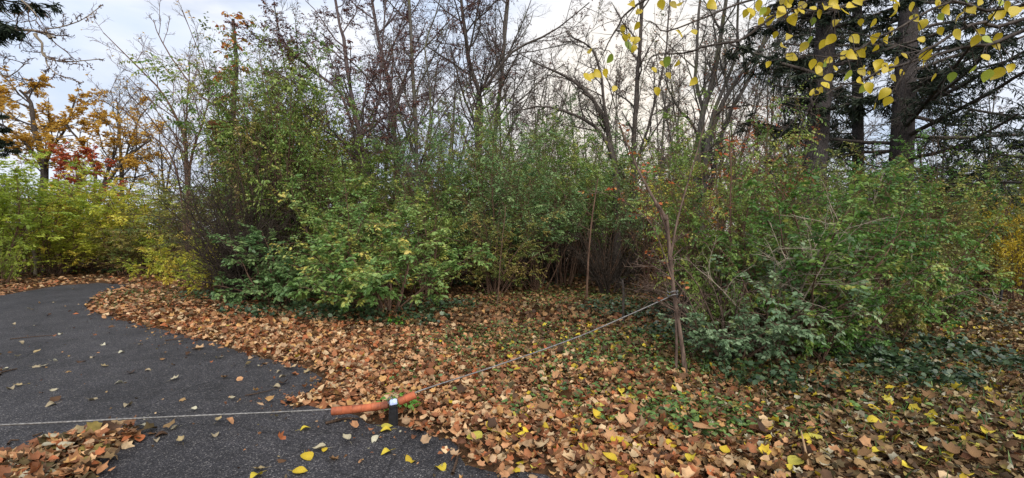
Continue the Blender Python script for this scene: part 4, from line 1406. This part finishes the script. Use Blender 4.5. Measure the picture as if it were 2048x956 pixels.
# ------------------------------------------------------------------ slender stems
SL = [dict(n=9, t0=.35, t1=1, ang=(25, 60), ratio=.25, seg=5, wob=.14, trop=.03, rr=.4, k=4, rmin=.004), dict(n=5, t0=.2, t1=1, ang=(25, 60), ratio=.45, seg=3, wob=.16, trop=0, rr=.6, k=3, rmin=.003)]
build_tree('sapling', 'vine wrapped reddish sapling that the steel cable is tied to', 'sapling',
           [traced(5.1, [(1372, 762), (1365, 690), (1350, 600), (1340, 520), (1332, 430)], .030, .026, False), traced(5.1, [(1333, 440), (1300, 385), (1266, 318), (1240, 250)], .026, .008, False, .3, False),
            traced(5.12, [(1352, 740), (1352, 640), (1342, 560), (1336, 480), (1318, 420)], .022, .016, False), traced(5.08, [(1340, 520), (1358, 430), (1385, 340), (1410, 250), (1450, 150)], .014, .006, False, .2, False),
            traced(5.05, [(1345, 560), (1325, 500), (1296, 440), (1240, 400), (1180, 380)], .010, .004, False, .2, False)],
           M['bark_red'], [dict(SL[0], n=8, ratio=.3), dict(SL[1], n=4)], dict(mat=M['orange'], size=.05, per=3, keep=.22, tpl=T_OVAL), seed=91, wob=.04)
build_tree('sapling', 'thin dark upright sapling standing among the brambles', 'sapling', [traced(6.3, [(1466, 700), (1462, 560), (1464, 420), (1458, 260)], .022, .010, False)], M['bark_brown'], SL, dict(mat=M['orange'], size=.055, per=3, keep=.3, tpl=T_OVAL), seed=92)
build_tree('sapling', 'brown leafless sapling in front of the dark hollow', 'sapling', [traced(11, [(1172, 610), (1178, 500), (1188, 410), (1195, 360)], .034, .016, False)], M['bark_brown'], SL[:1], seed=93)
build_tree('sapling', 'thin pale sapling at the edge of the clearing beside the spray leaved shrub', 'sapling', [traced(10.4, [(993, 617), (1000, 540), (1006, 470), (1012, 410)], .016, .009, False)], M['bark_brown'], SL[:1], seed=94)
build_tree('sapling', 'pale bare cane rising over the ivy bank', 'sapling', [traced(7.0, [(1733, 690), (1738, 590), (1735, 500), (1742, 420), (1770, 340)], .018, .008, False)], M['bark_pale'], SL[:1], seed=95, wob=.08)
build_tree('sapling', 'second pale cane bent beside the ivy bank', 'sapling', [traced(8.0, [(1838, 650), (1832, 570), (1824, 520), (1840, 440)], .022, .010, False)], M['bark_pale'], SL[:1], seed=96, wob=.08)
build_tree('sapling', 'slender pale trunk in the shade of the lime hedge', 'sapling', [traced(18.5, [(72, 552), (70, 510), (58, 485), (48, 440)], .09, .04, False)], M['bark_pale'], SL, seed=97)
build_tree('sapling', 'thin brown stem before the dark hollow, shorter than its neighbour', 'sapling', [traced(8.2, [(1246, 652), (1247, 590), (1245, 560)], .03, .02, False)], M['bark_dark'], SL[:1], seed=98)
build_tree('sapling', 'grey trunk in shadow at the back of the hollow', 'sapling', [traced(15, [(1112, 570), (1118, 480), (1110, 400)], .07, .04, False)], M['bark_dark'], SL, seed=99)
build_tree('sapling', 'dark forked trunk in shadow behind the pale sapling', 'sapling', [traced(13.2, [(985, 590), (988, 500), (985, 430), (1005, 390)], .06, .03, False), traced(13.2, [(990, 560), (1010, 480), (1030, 440)], .04, .02, False)], M['bark_dark'], SL, seed=100)
build_tree('sapling', 'reddish thin stem at the foot of the fanning bare tree', 'sapling', [traced(14, [(412, 565), (400, 480), (385, 410), (370, 330)], .035, .015, False)], M['bark_red'], SL, seed=101)

# bright little plant below the spray leaved shrub, weed behind the post
for (px, py, H, n_, lab) in ((790, 655, .16, 60, 'small bright green weed in front of the spray leaved shrub'), (797, 826, .16, 34, 'small green weed growing behind the black post')):
    rng = np.random.default_rng(int(px))
    x, y = on_ground(px, py)
    r = thing('weed', lab, 'plant', (x, y, float(gh(np.array([[x, y]]))[0])))
    a = rng.random(n_) * 6.283
    rr = .16 * np.sqrt(rng.random(n_))
    pos = np.stack([np.cos(a) * rr, np.sin(a) * rr, H * (.3 + .7 * rng.random(n_))], 1)
    v, t, aa = leaves(T_OVAL, pos, np.stack([np.cos(a), np.sin(a), rng.normal(0, .3, n_)], 1), np.array([0, 0, 1.]) + rng.normal(0, .3, (n_, 3)), .05 + .05 * rng.random(n_), rng.random(n_))
    put('foliage', mesh('foliage', v, t, rnd=aa, mat=M['brightherb']), r)
    st = np.stack([np.zeros_like(pos[:9]), pos[:9] * .6 + np.array([0, 0, .01]), pos[:9]], 1)
    v, q = tubes([(st, np.full((len(st), 3), .003), 3)])
    put('stems', mesh('stems', v, q, mat=M['herb']), r)

# ------------------------------------------------------------------ branches reaching into the top of the picture
rng = np.random.default_rng(111)
trunk_at = np.array([5.6, 1.6, 0.0])
ov = thing('overhanging_tree', 'tree whose thin dark branches hang overhead with large yellow leaves', 'tree', trunk_at)
tp = curve([(0, 0, -.1), (-.05, .05, 1.6), (.05, .1, 3.4), (.1, .0, 5.2)], 14)[None]
v, q = tubes([(tp, np.linspace(.17, .08, 14)[None], 10)])
put('trunk', mesh('trunk', v, q, smooth=True, mat=M['bark_dark']), ov)
top_ = trunk_at + np.array([.05, .1, 3.4])
LINES = [  # photograph points with distance
    [(2048, 60, 3.0), (1980, 88, 3.0), (1900, 100, 3.05), (1800, 130, 3.1), (1730, 155, 3.15), (1692, 168, 3.2), (1650, 190, 3.2)],
    [(2048, 10, 3.1), (1900, 5, 3.2), (1800, 55, 3.25), (1740, 85, 3.3), (1690, 110, 3.3), (1600, 110, 3.35)],
    [(2048, 40, 2.9), (1960, 45, 2.9), (1850, 100, 2.9), (1810, 140, 2.95), (1790, 180, 3.0)],
    [(1800, -60, 3.3), (1680, -30, 3.3), (1560, -10, 3.35), (1470, 10, 3.4), (1390, 42, 3.4), (1330, 62, 3.4), (1300, 42, 3.4)],
    [(1700, -80, 3.4), (1560, 20, 3.5), (1490, 75, 3.5), (1420, 90, 3.55), (1370, 105, 3.6), (1310, 108, 3.6), (1290, 140, 3.6)],
    [(1500, -80, 3.6), (1380, -30, 3.6), (1300, -5, 3.6), (1255, 25, 3.65), (1225, 70, 3.7), (1195, 130, 3.75)],
    [(1900, -40, 3.2), (1800, -20, 3.2), (1700, 10, 3.2), (1640, 20, 3.2), (1560, 15, 3.2)],
    [(1700, -30, 3.3), (1600, -14, 3.35), (1520, -8, 3.4), (1440, -2, 3.4)],
    [(1640, 170, 3.25), (1625, 200, 3.25), (1620, 235, 3.3)],
]
segs = []
allpts = []
for ln in LINES:
    P = [at(x, y, Y) for x, y, Y in ln]
    if ln[0][0] > 1650:
        P = [top_ + (P[0] - top_) * .0, top_ + (P[0] - top_) * .55 + np.array([0, 0, .25])] + P
    c = curve(P, 22)
    c[2:-1] += rng.normal(0, .006, (19, 3))
    segs.append(c - trunk_at)
    allpts.append(c[6:])
segs = np.array(segs)
R = np.linspace(.013, .0035, 22)[None] * (0.8 + .5 * rng.random((len(segs), 1)))
Tq, TRq, _ = sprout(rng, segs[:, 8:], R[:, 8:], np.full(len(segs), 1.0), 9, .05, 1, (25, 60), .38, 5, .12, -.02, rr=.5, rmin=.002, taper=.4)
tubelist = [(segs, R, 5), (Tq, TRq, 3)]
allp = np.concatenate(allpts)
HL = [(1430, 20), (1490, 80), (1530, 20), (1450, 90), (1655, 90), (1695, 40), (1565, 75), (1610, 30), (1740, 15), (1790, 35), (1855, 5), (1840, 95), (1900, 95), (2150, 75), (1965, 135), (1945, 160), (1910, 150), (1910, 200), (1860, 205), (1825, 220), (1790, 220), (1650, 255), (1700, 270), (1675, 285),
      (1735, 285), (1705, 320), (1685, 350), (1650, 380), (1925, 275), (1890, 300), (1830, 295), (1800, 300), (1970, 275), (2005, 300), (1955, 320), (1860, 350), (1955, 370), (1960, 405), (1895, 430), (2000, 235), (2060, 80), (2100, 95), (2150, 130), (2320, 20), (2410, 60), (2350, 80), (2450, 60), (2485, 40),
      (2380, 5), (2320, 170), (2090, 170), (2120, 240), (1380, 30), (1420, 35), (1535, 20), (1400, 140), (1420, 150), (1470, 140), (1375, 245), (1340, 265), (1310, 290), (1365, 310), (1485, 330), (1320, 370), (1875, 240), (1845, 235), (1415, 60), (1460, 50), (1510, 50), (1550, 5), (1640, 50), (1670, 60),
      (1760, 60), (1815, 15), (2040, 30), (2180, 40), (2250, 25), (2280, 60), (2210, 140), (1985, 250), (1925, 260), (1720, 250), (1870, 310), (1940, 290), (1830, 330), (1870, 355), (1665, 370)]
HL = [(1300 + (x - (1300 if 52 <= i <= 65 else 1000)) / 1.992, y / 1.992) for i, (x, y) in enumerate(HL)]
HL += [(1258, 15), (1275, 30), (1278, 55), (1243, 60), (1250, 78), (1267, 85), (1272, 100), (1225, 120), (1180, 110), (1167, 158), (1190, 150), (1208, 148), (1232, 183), (1186, 158), (1270, 92)]
HL += [(rng.uniform(1480, 2040), 10 + 150 * rng.random() ** 1.5) for _ in range(46)] + [(rng.uniform(1240, 1480), 130 * rng.random()) for _ in range(5)]
hl_mesh = [leaf_proto('hanging_leaf', ovate(*c), None, False, M['yellow'], r) for c, r in (((.3, .12, .36), .1), ((-.4, .15, .34), .35), ((.5, -.15, .4), .55), ((.2, .08, .38), .75))]
hl_green = [leaf_proto('hanging_leaf', ovate(.3, .1, .36), None, False, M['lime'], r) for r in (.3, .8)]
pet = []
for i, (x, y) in enumerate(HL):
    # nearest branch point seen from here decides the distance
    bx = 1024 + F * allp[:, 0] / allp[:, 1]
    by = 478 - F * (allp[:, 2] - EYE) / allp[:, 1]
    sc = (bx - x) ** 2 + ((by - (y - 14)) * 1.0) ** 2 + np.where(by > y, 900, 0)
    j = int(np.argmin(sc))
    Yd = allp[j, 1] + rng.normal(0, .06)
    tip_ = at(x, y - 11, Yd)
    s = .077 * (0.7 + .55 * rng.random())
    b = allp[j]
    mid = (b + tip_) / 2 + np.array([0, 0, .02]) + rng.normal(0, .008, 3)
    pet.append(curve([b, mid, tip_], 6) - trunk_at)
    o = put('leaf', hl_green[i % 2] if i % 9 == 4 else hl_mesh[rng.integers(0, 4)], ov)
    yaw = rng.random() * 6.283
    d = np.array([[.55 * math.cos(yaw), .55 * math.sin(yaw), -1.0 + .5 * rng.random()]])
    nr = np.array([[rng.normal(0, .5), -1.0, rng.normal(0.1, .5)]])
    A3 = frames(d, nr)[0]
    o.matrix_basis = Matrix.Translation(tip_ - trunk_at) @ Matrix(A3.tolist()).to_4x4() @ Matrix.Scale(float(s), 4)
pet = np.array(pet)
tubelist.append((pet, np.full(pet.shape[:2], .003), 3))
v, q = tubes(tubelist)
put('branches', mesh('branches', v, q, smooth=True, mat=M['bark_dark']), ov)

# sycamore: trunk outside the frame, sinuous bare limbs reaching in
SYC = [dict(n=10, t0=.35, t1=1, ang=(35, 80), ratio=.24, seg=7, wob=.30, trop=0, rr=.5, k=4, rmin=.010), dict(n=7, t0=.2, t1=1, ang=(30, 75), ratio=.45, seg=5, wob=.32, trop=-.02, rr=.6, k=3, rmin=.006), dict(n=4, t0=.3, t1=1, ang=(30, 70), ratio=.5, seg=3, wob=.3, trop=0, rr=.7, k=3, rmin=.004)]
Ys = 10.0
syc0 = at(-330, 630, Ys)
build_tree('bare_sycamore', 'bare sycamore reaching in overhead with pale crooked limbs', 'tree',
           [([syc0 * np.array([1, 1, 0]), at(-330, 400, Ys), at(-320, 150, Ys), at(-300, -200, Ys)], .34, .2),
            ([at(-322, 200, Ys), at(-200, 110, Ys), at(-60, 60, Ys), at(50, 66, Ys), at(108, 77, Ys)], .06, .03),
            ([at(70, 68, Ys), at(85, 85, Ys), at(90, 112, Ys), at(135, 122, Ys), at(200, 118, Ys - .3)], .035, .01),
            ([at(100, 77, Ys), at(92, 60, Ys), at(120, 55, Ys), at(160, 40, Ys), at(205, 10, Ys)], .025, .008),
            ([at(-320, 100, Ys), at(-180, -20, Ys), at(-30, -40, Ys), at(60, 20, Ys), at(70, 50, Ys)], .05, .01),
            ([at(-322, 260, Ys), at(-180, 190, Ys), at(-40, 150, Ys), at(20, 150, Ys), at(60, 125, Ys)], .035, .008),
            ([at(88, 105, Ys), at(95, 130, Ys), at(120, 150, Ys), at(165, 165, Ys)], .02, .006)],
           M['bark_pale'], SYC, dict(mat=M['purple'], size=.05, per=1, keep=.1), seed=121, twig_bark=M['bark_brown'], wob=.10)
spruce('dark spruce standing out of view, one bough tip reaching in high over the drive', [at(-170, 640, 9.0) * np.array([1, 1, 0]), at(-170, 300, 9), at(-165, 0, 9), at(-160, -300, 9)], .22, .1, 56, 5.65, 18, 2.0, 10)

# ------------------------------------------------------------------ cable, sleeves, post
M['steel'] = plain_mat('galvanised_cable', (88, 86, 84), (132, 130, 128), .55, .5, 60, .4)
M['orange_paint'] = plain_mat('weathered_orange', (112, 60, 40), (166, 92, 58), .6, .35, 14)
M['orange_dirty'] = plain_mat('dirty_orange', (140, 76, 50), (176, 98, 66), .75, .25, 16)
M['rust'] = plain_mat('rusty_band', (92, 56, 44), (134, 80, 60), .85, .2, 18)
M['black'] = plain_mat('black_plastic', (16, 16, 18), (28, 28, 32), .6, .35, 25)
M['cap'] = plain_mat('sky_reflection_cap', (168, 184, 226), (196, 208, 240), .4, .5, 40)  # pale blue of reflected sky, painted into the cap's base colour
PO = on_ground(785, 852)
cab = [np.array([-5.2, 2.1, .78]), at(-160, 854, 2.75), at(0, 850, 3.05), at(330, 834, 3.5), at(600, 822, 3.82), at(690, 816, 3.88), at(785, 803, PO[1] + .085), at(850, 778, 4.0), at(1000, 729, 4.33), at(1150, 676, 4.68), at(1262, 628, 4.95), at(1338, 594, 5.1)]
cab = np.array(cab)
cc = curve(cab, 150)


def twisted(c, r, k=7, turns=26.0):
    n = len(c)
    T = unit(np.gradient(c, axis=0))
    u = unit(np.cross(T, np.array([0, 0, 1.0])))
    w = np.cross(u, T)
    a = np.arange(k) * 2 * np.pi / k
    lobe = 1 + .0 * a
    ph = np.linspace(0, turns, n)[:, None]
    rr = r * (1 + .12 * np.cos(3 * a[None]))
    ang = a[None] + ph
    V = c[:, None] + rr[..., None] * (np.cos(ang)[..., None] * u[:, None] + np.sin(ang)[..., None] * w[:, None])
    i = np.arange(n - 1)[:, None] * k
    j = np.arange(k)[None]
    j2 = (j + 1) % k
    return V.reshape(-1, 3), np.stack([i + j, i + j2, i + k + j2, i + k + j], -1).reshape(-1, 4)


v, q = twisted(cc, .0068)
cb = put('cable', mesh('cable', v, q, smooth=True, mat=M['steel']))
tag(cb, 'grey steel cable strung low across the drive to the vine wrapped sapling', 'cable')
# loop round the sapling
sp_c = at(1345, 594, 5.1)
lp_ = np.array([sp_c + np.array([.055 * math.cos(a), .06 * math.sin(a), .008 * math.sin(3 * a) + .006 * a]) for a in np.linspace(0, 4 * math.pi, 40)])
v, q = twisted(lp_, .008)
put('loop', mesh('loop', v, q, smooth=True, mat=M['steel']), cb)

# anchor post of the cable, outside the frame
ap = thing('anchor_post', 'rusty steel post outside the view that the low cable starts from', 'post', (-5.2, 2.1, 0))
v, q = tubes([(np.array([[(0, 0, -.1), (0, 0, .4), (0, 0, .85), (0, 0, .87)]], float), np.array([[.05, .05, .05, .02]]), 12)])
put('pole', mesh('pole', v, q, smooth=True, mat=M['rust']), ap)


def sleeve(px0, px1, bands, label):
    """A tube threaded on the cable, in bands of tape."""
    cx = 1024 + F * cc[:, 0] / cc[:, 1]
    i0, i1 = np.argmin(np.abs(cx - px0)), np.argmin(np.abs(cx - px1))
    c = curve(cc[i0:i1 + 1], 60)
    r = thing('cable_sleeve', label, 'sleeve', c[30])
    for (t0, t1, mat, rad) in bands:
        a, b = int(t0 * 59), int(t1 * 59)
        s = c[a:b + 1] - c[30] - np.array([0, 0, .018])
        m = len(s)
        rr = np.full(m, rad)
        s = np.concatenate([s[:1], s[:1], s, s[-1:], s[-1:]])
        rr = np.concatenate([[.012, rad * .93], rr, [rad * .93, .012]])
        d = unit(s[-3] - s[2])
        s[1] -= d * .0015
        s[-2] += d * .0015
        s[0] -= d * .002
        s[-1] += d * .002
        T_ = unit(c[min(b, 59)] - c[a])
        u = unit(np.cross(T_, [0, 0, 1.0]))
        w = np.cross(u, T_)
        an = np.arange(14) * 2 * np.pi / 14
        V = s[:, None] + rr[:, None, None] * (np.cos(an)[None, :, None] * u + np.sin(an)[None, :, None] * w * 1.05)
        ii_ = np.arange(len(s) - 1)[:, None] * 14
        j = np.arange(14)[None]
        j2 = (j + 1) % 14
        q = np.stack([ii_ + j, ii_ + j2, ii_ + 14 + j2, ii_ + 14 + j], -1).reshape(-1, 4)
        put('band', mesh('band', V.reshape(-1, 3), q, smooth=False, mat=mat), r)


sleeve(666, 775, [(0, .24, M['orange_paint'], .034), (.24, .42, M['orange_dirty'], .033), (.42, .57, M['orange_paint'], .033), (.57, .72, M['orange_dirty'], .031), (.72, .88, M['orange_paint'], .034), (.88, 1, M['rust'], .031)], 'long weathered orange sleeve on the cable, beside the black post')
sleeve(798, 831, [(0, .45, M['orange_paint'], .033), (.45, 1, M['orange_dirty'], .033)], 'short orange sleeve on the cable beyond the black post')


def box_bm(parts, bev):
    bm = bmesh.new()
    for (cx, cy, cz, sx, sy, sz, top) in parts:
        r = bmesh.ops.create_cube(bm, size=1)
        for w in r['verts']:
            k = top if w.co.z > 0 else 1.0
            w.co = Vector((cx + w.co.x * sx * k, cy + w.co.y * sy * k, cz + w.co.z * sz))
    bmesh.ops.bevel(bm, geom=list(bm.edges), offset=bev, segments=2, affect='EDGES')
    return bm


def from_bm(name, bm, mat, parent):
    me = bpy.data.meshes.new(name)
    bm.to_mesh(me)
    bm.free()
    me.materials.append(mat)
    return put(name, me, parent)


po = thing('short_post', 'short black post with a cap tinted like reflected sky between the two orange sleeves', 'post', (PO[0], PO[1] + .03, 0), None, .25)
from_bm('body', box_bm([(0, 0, .072, .080, .072, .165, .94)], .014), M['black'], po)
from_bm('collar', box_bm([(0, 0, .168, .062, .058, .03, .95)], .005), M['black'], po)
cp = from_bm('cap', box_bm([(0, 0, 0, .066, .064, .028, .86)], .006), M['cap'], po)
cp.location = (0, 0, .196)
cp.rotation_euler = (math.radians(16), math.radians(-6), 0)
v, q = twisted(np.array([(.02 * math.cos(a) - .028, .012, .205 + .03 * math.sin(a)) for a in np.linspace(0, 6.283, 18)]), .005, 6, 0)
put('ring', mesh('ring', v, q, smooth=True, mat=M['steel']), po)

# dark leaning post by the path
fp = thing('fence_post', 'dark leaning metal post where the path passes the hedge', 'post', at(2000, 620, 10.6) * np.array([1, 1, 0]))
v, q = tubes([(np.array([[(0, 0, -.1), (.02, 0, .25), (.07, 0, .6), (.072, 0, .62)]], float), np.array([[.035, .035, .034, .012]]), 4)])
put('pole', mesh('pole', v, q, mat=M['black']), fp)
v, q = tubes([(np.array([[(.05, -.03, .42), (.05, -.045, .50), (.062, -.04, .56)]], float), np.array([[.01, .01, .008]]), 4)])
put('stud', mesh('stud', v, q, mat=M['black']), fp)

# ------------------------------------------------------------------ leaves that would share a label are told apart by their order
ORD = ['first', 'second', 'third', 'fourth', 'fifth', 'sixth', 'seventh', 'eighth']
same = {}
for o in COL.objects:
    if o.get('category') == 'leaf':
        same.setdefault(o['label'], []).append(o)
for lab, os_ in same.items():
    if 1 < len(os_) <= 8:
        os_.sort(key=lambda o: o.location.x / o.location.y)
        for i, o in enumerate(os_):
            o['label'] = lab + ', ' + ORD[i] + ' from the left'

# ------------------------------------------------------------------ sticks
rng = np.random.default_rng(131)


def stick(p0, p1, r, label, mat='stick', lift=.012, bend=.03):
    a, b = np.array([*on_ground(*p0), lift + .004]), np.array([*on_ground(*p1), lift + .004])
    c = curve([a, (a + b) / 2 + np.array([rng.normal(0, bend), rng.normal(0, bend), .004]), b], 9)
    d0 = c[0]
    R = np.linspace(r, r * .55, 9) * (1 + .1 * rng.standard_normal(9))
    v, q = tubes([((c - d0)[None], R[None], 6)])
    o = put('stick', mesh('stick', v, q, smooth=True, mat=M[mat]))
    o.location = d0
    return tag(o, label, 'stick')


stick((651, 850), (718, 841), .013, 'dark stick lying on the asphalt under the long orange sleeve')
stick((0, 752), (34, 740), .012, 'dark stick at the edge of the asphalt')
stick((905, 952), (918, 895), .012, 'dark twig along the ragged corner of the asphalt')
stick((330, 683), (390, 676), .008, 'thin twig on asphalt near the leaf bank')
stick((20, 680), (110, 672), .008, 'long thin twig across the far asphalt')
stick((65, 876), (85, 868), .008, 'short twig beside the low drift of leaves')
stick((16, 892), (38, 884), .010, 'short thick twig behind the low drift of leaves')
stick((490, 794), (560, 778), .006, 'faint grey twig in the middle of the asphalt')
a0 = np.array([*on_ground(1618, 950), .02])
c = curve([a0, a0 + np.array([-.008, .02, .12]), a0 + np.array([-.022, .05, .26])], 6)
v, q = tubes([((c - a0)[None], np.array([[.008, .0085, .008, .007, .006, .004]]), 6)])
o = put('stick', mesh('stick', v, q, smooth=True, mat=M['stick_pale']))
o.location = a0
tag(o, 'pale broken stick poking up from the leaves', 'stick')
